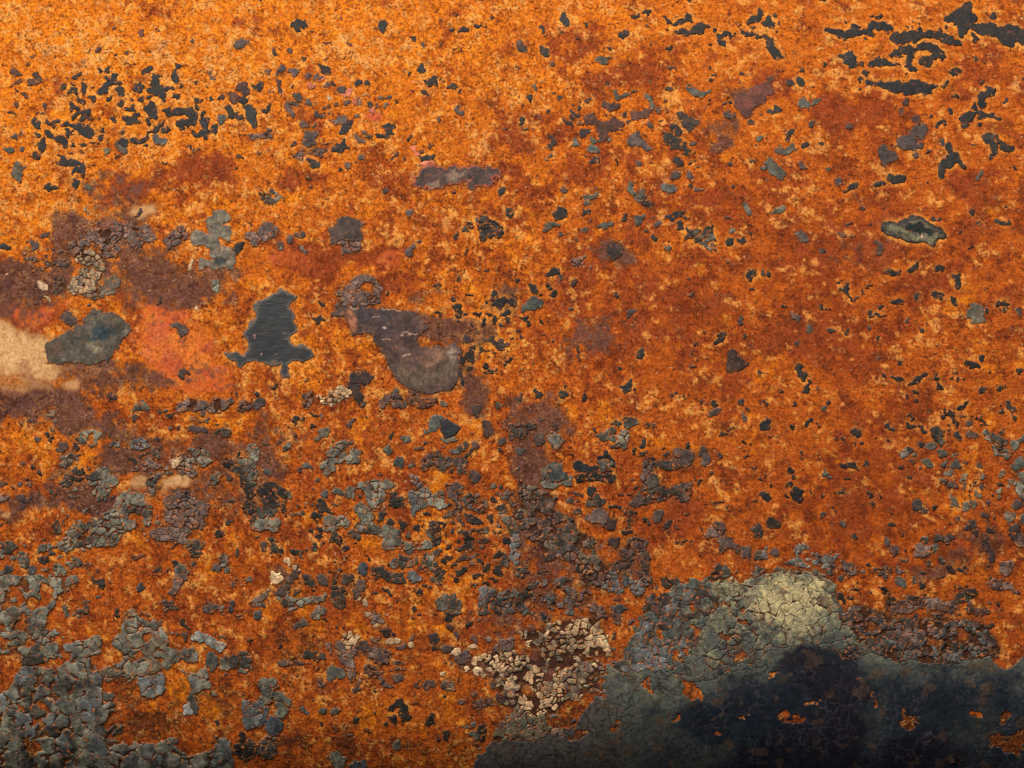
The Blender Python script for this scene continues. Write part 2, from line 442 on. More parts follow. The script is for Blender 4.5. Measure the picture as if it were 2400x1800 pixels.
# ------------------------------------------------------------------ the crackled sheet of paint along the lower right
YEL = (208, 190, 136); OLV = (112, 112, 92); GRN = (92, 96, 88); NAVY = (25, 32, 42); INK = (27, 25, 34)
def sheet_colour(x, y, i0=None, j0=None, hh=None, ww=None, V=None):
    n = fbm(x, y, 110, 71, 5); n2 = fbm(x, y, 46, 72, 4); n3 = fbm(x, y, 16, 73, 3)
    c = np.repeat(np.array(GRN, np.float32)[None], len(x), 0)
    def over(c, rgb, k): return c * (1 - k[:, None]) + np.array(rgb, np.float32) * k[:, None]
    c = over(c, OLV, np.clip(sstep(-0.25, 0.45, n2 + 0.4 * n3), 0, 1))
    c = over(c, (84, 76, 72), sstep(1520, 1380, x + 60 * n) * 0.8)
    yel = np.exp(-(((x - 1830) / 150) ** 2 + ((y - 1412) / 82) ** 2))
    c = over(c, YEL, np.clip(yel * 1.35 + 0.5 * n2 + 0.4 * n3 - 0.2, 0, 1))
    edge = np.interp(x, [1100, 1300, 1450, 1560, 1660, 1720, 1800, 1880, 1950, 2000, 2060, 2120, 2300, 2420, 2600], [1830, 1790, 1720, 1700, 1650, 1600, 1590, 1560, 1528, 1552, 1588, 1592, 1588, 1590, 1590])
    dk = sstep(-52, 44, y - edge + 60 * n + 62 * n2 + 34 * n3)
    lft = sstep(1380, 1680, x + 60 * n2)
    c = over(c, (70, 67, 60), dk * (1 - lft) * 0.8)
    dk = dk * (0.12 + 0.88 * lft)
    c = over(c, NAVY, dk * np.clip(0.86 + 0.3 * n, 0.5, 1))
    c = over(c, INK, dk * sstep(0.0, 0.4, fbm(x, y, 140, 74, 3)) * 0.9)
    c = over(c, (72, 70, 60), dk * sstep(0.28, 0.55, fbm(x, y, 90, 75, 4, aniso=2.0)) * 0.5)
    # hairline cracks with pale edges
    u = x + 16 * n2; v = y + 16 * n3
    net = NET[i0:i0 + hh, j0:j0 + ww][V]
    hm = sstep(-0.28, 0.22, fbm(x, y, 60, 77, 3))
    c = over(c, (92, 86, 90), sstep(2.0, 0.5, net) * hm * dk * 0.55)
    c = over(c, (40, 34, 28), sstep(2.6, 0.6, net) * hm * (1 - dk) * 0.7)
    c = over(c, (96, 70, 50), sstep(0.32, 0.42, fbm(x, y, 30, 78, 3)) * 0.5)
    return c * (1 + 0.10 * n3[:, None])

SHEET = [(1100,1840),(1125,1775),(1150,1752),(1195,1735),(1240,1742),(1290,1738),(1330,1712),(1340,1690),(1385,1660),(1405,1630),(1410,1590),(1425,1558),(1460,1545),(1482,1510),(1490,1470),(1530,1425),(1545,1390),(1590,1372),(1640,1362),(1660,1372),(1720,1366),(1765,1356),(1800,1345),(1830,1335),(1850,1330),(1900,1345),(1940,1352),(1958,1385),(1965,1420),(1985,1465),(2005,1505),(2045,1533),(2085,1547),(2120,1548),(2250,1550),(2290,1542),(2330,1550),(2350,1575),(2380,1562),(2410,1535),(2600,1520),(2600,2000),(1060,2000)]
def H2(c, r, t): return parse(t, c * 600, r * 450, SC)
HOLES = H2(2, 3, "1550,960,40 1590,1050,55 1530,1010,40 / 1950,690,55 1970,680,50 / 1130,940,20 1180,925,18 1220,890,20/ 1180,925,18 1215,985,22 / 870,1350,45 900,1310,25/ 560,1385,45 600,1370,40/ 1370,1248,28 1400,1240,30/ 1590,1335,16/ 1800,1385,30 1830,1405,20/ 2030,1215,22/ 1540,450,28 1620,490,18/ 1790,480,14 1850,540,26/ 1510,280,20 1560,275,25 / 1530,650,38/ 1450,710,25 1490,740,14/ 1260,490,18 1310,505,12/ 1800,225,10 1860,250,8/ 1990,385,18 2040,380,14/ 2000,285,22/ 720,1015,35 770,1025,25/ 450,1200,80 560,1180,50 430,1270,50")
HOLES += H2(3, 3, "355,1105,24 400,1105,24/ 15,835,16 40,865,20/ 940,1040,12 925,1130,14/ 1210,1230,30 1270,1320,40 1230,1270,45/ 130,1230,35 280,1235,38/ 2000,720,50 2060,770,55/ 2040,1230,45 2060,1180,25/ 1990,1450,60 2120,1470,75 2210,1440,70 / 775,905,12/ 1680,1610,12 1730,1618,14/ 1810,1190,30")
# the border of the sheet has broken up into small pieces, the middle hangs together
BORD = [(1960,1440),(2010,1420),(2060,1436),(2090,1455),(2150,1442),(2180,1470),(2250,1452),(2300,1462),(2335,1500),(2345,1545),(2290,1541),(2250,1549),(2120,1547),(2085,1545),(2045,1531),(2005,1503),(1985,1463)]
shape('D', poly=BORD, cell=14, crack=1.0, drop=0.14, mix='DDBVD', fray=0.15, gapw=1.1, holes=H2(3,3,"860,420,40 930,460,30/1330,400,25/1660,500,50 1700,530,40/1470,570,40 1400,560,25/790,580,25"))
LEFT = [(1482,1512),(1490,1470),(1530,1425),(1545,1390),(1590,1372),(1660,1372),(1700,1400),(1660,1450),(1640,1500),(1600,1540),(1560,1570),(1470,1590),(1425,1560),(1460,1545)]
shape('D', poly=LEFT, cell=19, fray=0.35, crack=1.12, drop=0.08, mix='VDBB', holes=HOLES)
CRACKED = [(1640,1364),(1720,1366),(1765,1356),(1800,1345),(1850,1330),(1900,1345),(1940,1352),(1958,1385),(1965,1420),(1985,1465),(2005,1505),(2030,1530),(1990,1545),(1940,1520),(1880,1510),(1820,1520),(1760,1560),(1680,1590),(1600,1600),(1560,1575),(1600,1540),(1640,1500),(1660,1450),(1700,1400)]
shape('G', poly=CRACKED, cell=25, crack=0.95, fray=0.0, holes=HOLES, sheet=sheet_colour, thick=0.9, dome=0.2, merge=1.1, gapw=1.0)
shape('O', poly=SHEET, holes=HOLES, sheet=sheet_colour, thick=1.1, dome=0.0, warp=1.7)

# ------------------------------------------------------------------ cells of the lower left
tpoly(0, 3, 'B', "80,960 140,870 220,780 400,790 550,770 760,700 840,800 880,900 860,1130 970,1110 975,1190 890,1260 800,1320 900,1340 1050,1290 1050,1360 930,1390 920,1450 1070,1420 1090,1470 1200,1480 1360,1450 1530,1420 1510,1500 1620,1590 1700,1570 1830,1500 1850,1390 1960,1430 2000,1580 2010,2100 -600,2100 -600,1000 0,1050",
      merge=0.55, drop=0.0, fray=0.0, holes="340,1120,38 370,1145,30 / 140,1110,20 180,1160,22/ 200,1470,50 270,1500,45 240,1530,30/ 260,1300,14 340,1270,10 / 720,1300,18", cell=38, crack=1.5, mix='BDGGB', warp=1.1, dome=2.2, thick=1.5)
tpoly(0, 3, 'G', "0,0 500,0 620,60 600,110 520,170 480,250 420,330 410,450 500,430 510,480 400,530 480,560 530,610 640,570 860,540 870,660 760,680 740,760 620,760 540,690 400,700 300,770 200,770 180,680 0,650 -300,640 -300,0",
      holes="120,120,45 190,210,50 / 290,240,45 390,210,50 400,90,45 / 60,250,32/ 200,330,22 200,440,25/ 20,560,50/ 250,580,38/ 590,690,45 / 0,430,30/ 510,600,25 560,560,15", cell=21, crack=1.05, mix='DGGB', drop=0.03, fray=0.12)
tpoly(0, 3, 'G', "1160,280 1230,370 1410,400 1420,470 1460,540 1440,600 1540,650 1600,620 1680,610 1710,700 1600,740 1550,710 1480,760 1450,810 1330,820 1160,850 1150,880 1010,910 860,860 850,810 970,780 1050,720 1030,640 970,580 1040,480 1050,370 1120,310",
      holes="1260,550,40/1390,720,32/1190,700,28 1230,680,22", cell=26, crack=0.90, mix='DGGO')
tpoly(0, 3, 'G', "1180,860 1280,850 1410,840 1400,940 1415,1030 1320,1050 1250,1060 1180,960", cell=36, mix='GBB', crack=0.83)
tpoly(0, 3, 'G', "1590,830 1660,840 1700,830 1770,780 1800,900 1820,1000 1690,1010 1620,920", cell=34, mix='GGB', crack=0.83)
tile(0, 3, 'G', "1650,1040,40 1690,1120,36 1690,1180,22; W 1620,1150,50; 1840,720,50 1830,780,40 / 1830,680,30; 1960,760,60 2020,730,40 2110,710,60 2100,790,40 2170,800,25 @28; W 1690,510,38 1790,545,32 1880,590,32 1920,630,20 @22; D 1580,385,22 1630,430,18")
tile(0, 3, 'S', "1545,40,70 1510,110,45 1590,20,40 @26; B 1210,85,36; D 1010,320,32; 2000,240,26; B 2000,300,32; G 930,1050,48; B 2120,1130,60 2150,1200,60 2170,1290,60 2230,1110,40 @30; D 2090,1400,36; D 2060,1520,60 2150,1500,70 2100,1600,50 @30; B 1850,1280,22; G 1860,1040,20; B 1960,850,15")
tile(1, 3, 'G', "100,950,80 60,930,50 /70,1060,60 40,1080,40 /180,1060,50 200,1070,50/ 220,1130,80 200,1190,50 @36; B 30,1180,60 30,1240,50 30,1290,40; B 150,1310,75 130,1370,50; 90,1470,60 70,1540,70 10,1540,50 @34")

# ------------------------------------------------------------------ crackled fields: cream, slate and dark
tpoly(2, 3, 'C', "60,470 250,460 300,380 480,390 620,370 740,390 820,500 860,690 800,720 700,700 600,690 520,700 440,660 330,670 250,620 110,610", cell=13.5, crack=1.15, mix='SOCCCO', drop=0.02, fray=0.35, warp=0.8, merge=0.25)
tpoly(2, 3, 'C', "-300,690 -150,640 0,640 120,700 260,740 300,800 270,870 320,910 400,830 480,790 540,740 600,690 660,740 740,740 800,800 770,880 720,910 800,970 760,1010 640,1010 600,1090 480,1070 370,1200 290,1220 150,1200 20,1200 -100,1120 -120,940",
      holes="130,1000,40 180,1010,30", cell=14, crack=1.15, mix='SOCCCO', drop=0.02, fray=0.35, warp=0.8, merge=0.25)
tpoly(2, 3, 'C', "260,620 440,680 560,700 640,720 600,760 500,780 380,820 300,800 230,720", cell=15, crack=1.6, mix='SOC', drop=0.3, fray=0.3, merge=0.2)
tpoly(2, 3, 'S', "0,1190 160,1190 290,1215 330,1310 500,1330 480,1400 500,1440 420,1500 500,1560 250,1640 -150,1640 -180,1500 -100,1250", cell=20, crack=0.75, mix='SOOG', drop=0.03)
tpoly(2, 3, 'B', "-60,170 130,70 200,20 300,0 480,0 500,80 660,80 690,140 790,200 800,300 930,330 930,420 860,380 700,380 540,360 420,290 320,290 280,220 180,220 130,270 130,310 250,330 180,350 0,330",
      holes="290,110,45 240,130,40/400,140,40 410,210,35/580,40,70/740,190,45 770,240,25/ 560,300,45 640,330,40", cell=15, crack=0.98, mix='KDBVS', drop=0.12, fray=0.35)
tpoly(2, 2, 'V', "40,850 150,880 240,900 400,980 330,1040 400,1130 480,1140 570,1220 540,1250 600,1310 690,1340 730,1460 800,1570 850,1760 640,1740 500,1600 390,1490 250,1530 220,1400 100,1330 0,1280 0,1080 100,1060 50,900",
      holes="390,1230,35 430,1210,30/650,1440,36/30,1190,28/60,1300,30 100,1290,30/180,1130,16 260,1140,18/440,1640,80/250,1480,40", cell=16, crack=0.9, mix='VVSDO', fray=0.3)
tile(2, 3, 'B', "820,20,60 900,110,50 @15; 1010,30,45/1080,100,60 1110,60,50/1000,-20,50 @16; D 1330,50,40 1420,80,42 @18; D 1700,50,50 @18; 1190,180,28 1190,270,30 1240,310,26 @16; D 1430,230,45 1390,260,40 @15; 900,300,25 980,300,20;G 890,610,25;K 1000,20,40 1110,100,40")
tile(2, 2, 'B', "30,1360,50 @16; 20,1440,40 30,1490,40 @16; D 80,1620,60 @16")
tile(0, 1, 'S', "700,420,60 680,440,40 @13; 780,340,60 900,400,90 1000,320,70 1100,330,70 1230,360,80 1150,420,60 @13; 980,490,60 900,500,50 @13; SOC 700,600,60 780,560,60 850,640,40 @14; SCCO 700,740,60 640,820,60 750,800,60 800,700,40 @13; O 750,860,50 850,860,50 950,800,70 990,760,40 @15; V 480,820,50 500,760,40 @16; 560,1080,55 600,1110,45; V 650,500,50 600,470,40 @14",
     mix=None, drop=0.1)
tile(0, 1, 'S', "1570,310,32 1500,380,55 1440,420,40 1450,470,25 / 1560,360,40 @17; G 1840,790,45 1850,830,30 1820,760,25 @18; S 1560,1210,45 1480,1160,28 1600,1190,28; 1560,1590,32 1600,1560,16; D -5,475,35 40,480,25; 355,375,25 390,370,15; 230,420,18 270,470,30; V 290,800,10; S 2120,380,35 2180,430,35 2180,370,30 @14; C 2170,420,25; C 345,800,22 380,850,16; 350,900,20")
tile(1, 1, 'S', "1000,760,35 900,780,50 830,830,60 780,880,40 700,885,25 / 850,930,70 760,980,50 920,950,70 / 1040,840,40 1030,920,40 ~ 960,840,48 @15; 60,330,70 130,330,40 20,390,40 @20; 280,400,35; 375,360,42; G 190,460,32 @14; D 110,20,60 190,20,30 40,10,25 @16; B 400,490,16; 1320,195,28;1310,510,32 1350,435,16; 1405,390,18; D 1725,385,26; D 2180,170,45 @20; D 1840,290,45 1790,320,25 @12; D 1930,220,40 2000,310,70 2080,340,50 1980,380,50 @15; D 1825,490,18 1820,530,10; D 520,1110,42 480,1105,18 570,1120,18; D 575,945,28; K 2060,880,30; K 2120,940,48 2160,920,25; K 2200,940,25; K 2060,1110,28; K 1960,1140,30; V 860,1610,60 950,1600,60 1000,1590,28; K 1140,860,20; K 1660,1330,14 1780,1400,16 1790,1480,16 1780,1640,20; K 1880,1350,25; K 1830,1440,25 1850,1400,18; K 2000,1060,22; K 1870,1160,28; 1350,1700,10")

# ------------------------------------------------------------------ upper left cluster of dark chips
tile(0, 0, 'K', grow=1.6, txt="""
850,525,20; 910,570,16 905,620,26 / 870,655,24 930,660,20 985,665,18 / 870,660,24 840,705,34 765,745,10; 965,715,16 1000,745,36 1020,790,12
1290,610,28 1265,680,48 1300,740,48 1370,720,22 1425,740,8 / 1210,715,20 1260,720,28 / 1340,790,22 1350,830,15; 1475,505,28; 1465,540,12 1450,600,28 1460,660,22
1170,560,10 1235,525,20; 1480,795,26 1440,790,10; 1500,712,16; 1660,838,18 1630,830,16 1690,842,10; 1625,670,16; 1160,810,28; 1225,790,20; 975,860,24 990,840,14; 1065,832,17
745,800,24 725,780,14; 870,795,20; 655,700,34 630,665,16 665,735,18; 555,630,20 610,595,16; 450,688,22; 1240,890,44 1270,950,34 1210,870,20; 1225,1000,28 1230,1035,14
1020,912,10 1085,900,20 1115,915,12; 1010,970,10 1060,1010,27 1110,1005,34 1130,970,24 1150,950,12; 1400,940,48 1370,910,24; 1470,950,28 1560,910,26 1620,950,27 1600,1020,27 1520,1040,32 1530,1090,18
1650,890,19; 1710,948,24; 935,995,13 905,995,8; D 1730,1020,40 1700,1000,25 / 1730,1090,35 1640,1115,20 / 1735,1150,24; D 1805,1075,25; G 1860,990,40; 1900,870,16 1945,910,27 1940,960,27 2040,960,20
D 2090,890,25 2140,970,44 2160,1050,13; R 1970,800,40 1935,775,20; R 2050,700,50 2080,740,38; D 2050,810,32; K 2190,700,36; 1850,785,19; 1770,805,15; 530,880,20 590,890,10
640,930,32 690,940,38 720,900,14 / 590,930,17 560,960,11; 640,1000,24 690,980,24; 380,1020,28 340,1000,11 430,1005,14; 395,1055,18; 245,1045,28 225,1015,14
520,1040,28 600,1060,28 650,1095,38 710,1090,28 720,1110,18 / 470,1050,14; 240,1130,21; 320,1110,20 360,1140,13 430,1165,20 500,1190,20 530,1215,13; 525,1130,27; 580,1125,12
290,1190,28 310,1250,26; 265,1310,20; G 140,1250,24; 985,1125,19; 800,1150,11 805,1180,15; 665,1225,17; 735,1195,10; 770,1215,10; 885,1200,13; 1010,1190,34 1045,1190,19; G 1000,1245,48 1030,1280,33
G 875,1280,26; 1090,1180,16 1140,1190,20 1210,1165,18 1230,1120,10 1300,1090,24 1340,1040,13 1360,1010,6; D 1375,1095,24; B 1300,1155,26 1340,1190,38 1380,1190,14; 465,1305,13
500,1330,11 510,1390,33 570,1380,20 650,1390,20 685,1400,17 670,1460,24 610,1450,20 580,1480,18; 660,1490,17; 600,1540,20 610,1580,18; D 360,1590,11 400,1610,24 460,1605,24; G 715,1590,28
G 100,1430,38 125,1480,38 115,1540,14; G 165,1440,16; G 10,1270,33; R 240,600,26 260,630,18; R 170,660,18 230,640,18; R 90,765,14 150,780,18; R 10,560,28 90,575,14; R 0,690,10 80,650,16
S 2010,310,48 1970,340,22 2060,270,20; S 1600,265,20; R 1140,195,20; R 1270,175,15; R 910,160,17; R 750,345,20; S 1760,570,24; S 1790,615,18; D 160,500,14; 390,490,14; 935,410,11; R 1030,390,14; S 1215,370,12; R 60,850,20; R 180,420,15; D 1610,1240,15; S 60,1140,18; R 850,870,14; S 1640,1265,18;S 1690,1270,10
""")
tile(1, 0, 'D', """
K 250,130,13 310,130,36 350,105,13 375,145,12; 450,190,12; R 560,285,14 590,275,11; 1075,140,34 1080,180,14; 1660,170,21; 1800,165,28 1750,180,16 1845,175,16; 1940,140,17 1890,120,9; 1940,160,9; 1985,160,9; 2020,70,17; 1575,85,12; 1320,250,17; S 1415,320,18; 125,350,21 130,385,10; S 228,375,15; 367,455,17
K 565,540,34 520,495,13 600,565,18; S 490,590,26 460,610,14; S 300,580,28 270,555,18; S 205,540,26 165,570,20; S 405,590,24; S 70,570,24; 855,650,24 840,690,13; 920,685,20; 1410,520,40 1390,550,24; K 1460,640,20 1520,660,44 1555,690,18; 1440,745,34 1465,775,14; 1675,700,30 1640,715,11; 1750,745,15; 1340,735,16
S 710,700,34; P 770,735,38; P 715,745,26; P 500,610,36; P 430,690,34; S 580,690,36; K 640,660,24; S 330,790,26; S 300,850,21; R 155,660,36 170,700,26 160,750,22; S 235,880,34 260,920,26 300,960,22; S 420,830,28; S -5,700,45; K 45,930,26 60,870,18; S 525,940,34; S 720,980,36 680,1000,24 610,990,10; 760,1040,40 800,1010,18 730,1090,28
1030,1145,24 1100,1150,28 1140,1110,28 1120,1060,24 1185,1050,8; S 890,1180,27 900,1210,18; 700,1230,40 650,1270,24 760,1235,17 735,1180,18; S 460,1160,44 400,1200,24 500,1130,18; 570,1200,18 610,1210,13; 285,1210,24; S 470,1055,20; 465,1370,38 500,1360,24 430,1360,18; S 770,1410,26; 715,1455,18; S 1735,895,26 1755,925,11; S 1590,1000,22; 1210,830,13; S 1120,880,17; S 1035,880,18; 960,865,17; P 1370,1240,26 1400,1290,20; 1440,1250,17 1400,1270,11; 1500,1340,28 1420,1340,20 1480,1370,18; S 1290,1340,20; R 1190,1335,24; P 1500,1410,24 1440,1400,18
C 905,785,14; C 940,780,12; C 975,800,10; C 865,855,17; S 750,830,30; P 830,840,34; C 595,790,16; 1330,1160,16; 2110,1610,34; G 840,970,20; R 290,700,16;R 650,850,18; S 600,930,12; R 1080,560,10; R 1860,1400,8; P 980,905,30; S 1110,1620,20; C 475,1155,12
""")  # the tiny C chips are glints put in as cream pieces
tile(2, 0, 'D', """
460,50,36 485,110,18 430,70,16; 655,140,13; K 1090,35,24 1130,35,11; K 1210,25,27 1180,5,20; K 1000,205,34 940,215,13; K 1250,298,13; K 1400,345,21 1410,320,13; K 1350,60,12 1380,95,25; K 1420,110,12 1500,90,20 1560,75,28; K 1380,180,17 1350,180,9; K 1460,190,21 1530,190,26 1600,190,19 1650,140,38 1740,140,17 1620,210,11; K 1810,180,24; K 1900,210,28 1980,230,14 / 1860,250,27 1880,295,18 1840,320,8
K 2110,100,20 2170,55,33 2200,30,28; K 2020,160,10 2090,200,17 2150,210,13 2200,235,13; 2140,155,21; 2005,125,8; S 60,310,33; 105,360,34; 290,380,28 300,410,20 255,320,11; G 760,450,34 830,460,24; 825,655,15; G 905,740,30 930,780,28 1000,770,19 1060,735,9; R 860,870,45 820,850,19 950,870,19 890,910,28; 660,825,17 700,825,9; 610,850,11; 605,890,14; 160,812,25; 370,760,14; 435,805,19; 325,915,18; 100,995,31
R 690,1000,60 760,1040,48 860,1040,46 960,1050,36 / 600,1040,22 / 790,1110,48 800,1160,38; G 700,1190,24 740,1170,14; G 690,1260,38 740,1270,33; G 560,1190,18; G 850,1180,24; G 1200,800,24 1220,850,20 1240,890,18; R 1080,950,45 1200,920,35; S 1290,910,19; S 1220,1030,24; R 1030,1010,18; S 1100,1110,24 1060,1180,48 1140,1190,38 1200,1260,24
G 1550,690,11 1600,740,21 1650,770,21 1720,760,21; 1390,715,23; S 1215,645,14; S 1490,950,34 1570,1030,44 1620,1030,24; K 1760,630,14; 1910,830,19; G 1860,850,14; S 1890,965,34 1950,965,17; 2090,1000,24; S 1600,1190,24; M 2050,860,100 2150,780,80 / 2020,930,40 / 2250,730,60; V 1440,1350,34 1480,1380,19; V 1430,1480,38; S 1560,1490,36; S 1115,1400,31; 1900,1400,19; G 2170,1165,34; 2100,1370,20; 2140,1340,15; G 1370,1610,44 1410,1640,24; S 1610,1610,34; G 1040,1610,44 1030,1580,24; G 1140,1640,38; S 460,1620,27; 1930,1600,15; G 2200,1430,24; S 2210,1550,14; G 180,690,14 205,740,10; R 1200,140,10; R 290,210,12; R 1350,835,10 1380,832,8; G 1080,735,10; 910,1360,14; 1560,1600,14
""")
tile(3, 0, 'K', grow=2.2, txt="""
D 50,95,30 90,115,11 20,105,13; D 125,30,17; D 150,103,8; 115,190,15; D 15,240,13 55,270,24 75,320,24 70,350,28 120,390,34 170,430,20
570,180,16 660,195,28 740,215,34 830,185,28 930,190,32 960,160,18 1000,130,26 1070,125,26 1130,140,24 / 930,190,30 990,210,14 / 740,250,17 / 825,135,24; 1055,45,21; D 765,90,12
1190,200,20 1200,245,43 1290,245,46 1400,230,48 1450,230,38 1540,235,26 1640,240,26 1750,280,27 / 1390,140,17 1410,180,14 / 1570,190,12 / 1430,270,14
1640,85,18 1720,70,48 1830,60,66 1880,50,48 / 1800,140,58 1780,200,26 / 1900,150,38 1960,170,48 2060,190,62 2180,200,66 2300,240,60 / 2130,270,24 2200,290,28 / 1840,0,60; 1890,270,24 1880,240,14; 2060,50,24
1150,400,17 1220,370,36 1310,360,28 1400,350,28 1520,340,26 1600,370,13 / 1540,380,19 1500,430,28 1430,480,19 1490,510,17 / 1600,420,19 1540,410,19 / 1330,390,16 1320,430,20 1300,490,26 1340,535,17
960,490,11 1020,460,28 1100,470,21 1210,490,9; D 790,370,19 780,430,44 800,480,38 720,430,24; D 870,500,19; 550,490,20; D 365,555,24; S 245,665,24; D 340,655,31; D 900,580,17; 1280,588,12; 1670,560,13 1710,565,17 1760,570,12
920,655,13 1000,665,17 1100,690,38 1180,705,43 1280,715,43 1380,710,38 1450,730,43 1500,690,21 1560,675,13 / 1345,655,27; 1620,680,17 1640,665,11; R 1245,820,19 1240,860,11; 860,640,13; 2020,715,27 1960,760,21 1920,800,27 1945,845,24; 1855,865,27; 1840,940,27 1780,960,27 1755,1020,20; 1900,910,24 1960,960,27 2020,975,21 2080,1000,14; 1905,1010,17; 1630,910,24; 1555,1030,19; R 1355,1000,25; 1480,968,11; 1935,665,14
G 390,850,44 330,865,17 470,845,13 /380,810,18; D 90,915,28 55,915,13 130,915,13; S 1400,1060,27 1340,1110,38 1280,1160,38 1200,1220,38 1310,1220,33 1370,1225,20; S 1045,1240,36 1060,1340,43 1130,1350,34 1050,1390,24; S 775,1070,28; D 415,1040,24; D 225,1120,24; D 210,1180,24; G 140,1260,24 200,1290,24 260,1240,19; D 350,1245,21; D 490,1190,17; G 50,1390,38 80,1450,58 150,1490,38; S 340,1410,34; S 640,1560,24; S 570,1435,21
D 1980,1180,44 1990,1240,24 1995,1320,12; D 2050,1200,17 2090,1240,27 2160,1270,27; D 1590,1245,24 1640,1290,19 1670,1330,38 1720,1380,19 1740,1420,13 / 1640,1340,25 1590,1370,38 1560,1430,28 1540,1480,24; G 1550,1200,24; S 1305,1300,18; 1445,1285,13; G 1850,1510,17 1890,1460,20; 2190,1420,15; D 960,1590,24 1020,1580,21; D 1090,1540,27 1190,1530,24; D 730,1615,24 780,1600,15; R 1210,930,26; R 2010,20,10; G 2060,1190,14; R 70,640,20; S 2130,815,14; D 1900,430,14
""")
tile(2, 1, 'D', """
420,180,52 385,165,28 450,200,28; G 340,290,38 390,270,24 280,330,19; S 620,315,33; G 800,280,34 760,275,19 880,275,19; G 1100,220,38 1100,280,18 1120,190,16; S 1265,260,34; 1450,290,34 1430,260,20; 1540,340,44 1600,320,24 1490,380,19 @20; 1700,320,52 1740,370,48 1660,400,48 1740,460,34 1610,400,24 @21; G 1910,310,36; 1900,430,28; 2020,415,28 1980,420,18; 1240,400,27; 1360,470,43 1365,510,24 @26; S 590,600,48 630,560,19 @18; K 360,690,38 310,720,18; G 400,740,24
G 200,960,58 110,1010,24; K 190,835,34 150,800,18; K 300,830,19; K 340,890,24 380,880,14; K 10,930,38; K 250,880,16; 2070,680,28 2085,740,18; 2180,700,19; S 1865,575,19; G 2060,130,36; 1810,1260,48 1850,1210,26 1750,1290,28 @26; 2035,1230,15; 1110,1380,19 1120,1420,20; 910,885,21 935,910,9; S 1040,1050,34; S 1980,1105,28; V 1900,1420,48 1900,1500,52 2000,1480,34; V 870,460,40 900,520,50; S 1090,20,48 1170,10,30; V 1200,80,36 1160,70,24; S 2140,1560,19; 1650,1215,13; 1570,1330,17; S 430,380,16; S 575,400,14; G 680,655,18; S 350,1305,16; S 510,1000,18; 2000,50,8; V 980,230,25 1000,200,20; V 530,760,30; R 580,1420,24; R 970,1120,20; 940,1530,14; R 1540,890,20; S 180,1470,14; R 2050,1300,12
""")
tile(3, 1, 'D', """
G 120,150,44 90,180,20; S 300,370,38 345,420,24 260,370,17; 1460,210,21 1500,235,9; 1830,150,17; 2010,245,28 2060,275,20 2115,270,14; 1685,325,21; 1875,268,11; 900,262,15; S 940,440,11 1010,470,21 985,540,18; K 1050,680,21 1100,700,14 1170,695,21; K 1260,670,27 1300,630,24; K 1515,655,28; K 1640,710,27 1660,760,27 1670,810,17; 1620,940,26 1625,970,18; G 1800,1040,83 1830,1100,48 1800,970,20; 1915,1040,24; K 2030,960,27 2080,970,20; 2060,1020,16; S 2160,1010,19 2190,1045,10
700,800,19 680,840,20 720,890,18 730,935,11; 640,845,14; K 860,815,13 900,810,13; 825,860,15; 770,910,11; 985,990,21; S 210,1065,28 270,1075,13; G 365,1195,27 350,1150,9; G 545,1190,24; 690,1205,17; S 880,1200,21; S 1330,1195,21; 1345,940,13; 1840,1425,29; K 1740,1500,28 1820,1510,24; K 1930,1530,15; K 2180,1540,24; 290,1530,34 320,1590,28 /360,1640,24; 1130,1610,27 1090,1585,11; K 1220,1635,19 1290,1600,27 1350,1575,24; K 1475,1620,21 1460,1590,10; K 1640,1605,19; 1000,1595,14; S 1210,1110,19; 20,720,21; 270,45,15; 1445,1395,11; S 955,1430,19; S 480,510,20; R 2000,600,10; 2120,1540,10; 265,1310,14; 1590,1600,12; 1700,1600,12; R 820,110,25; R 660,350,22
""")
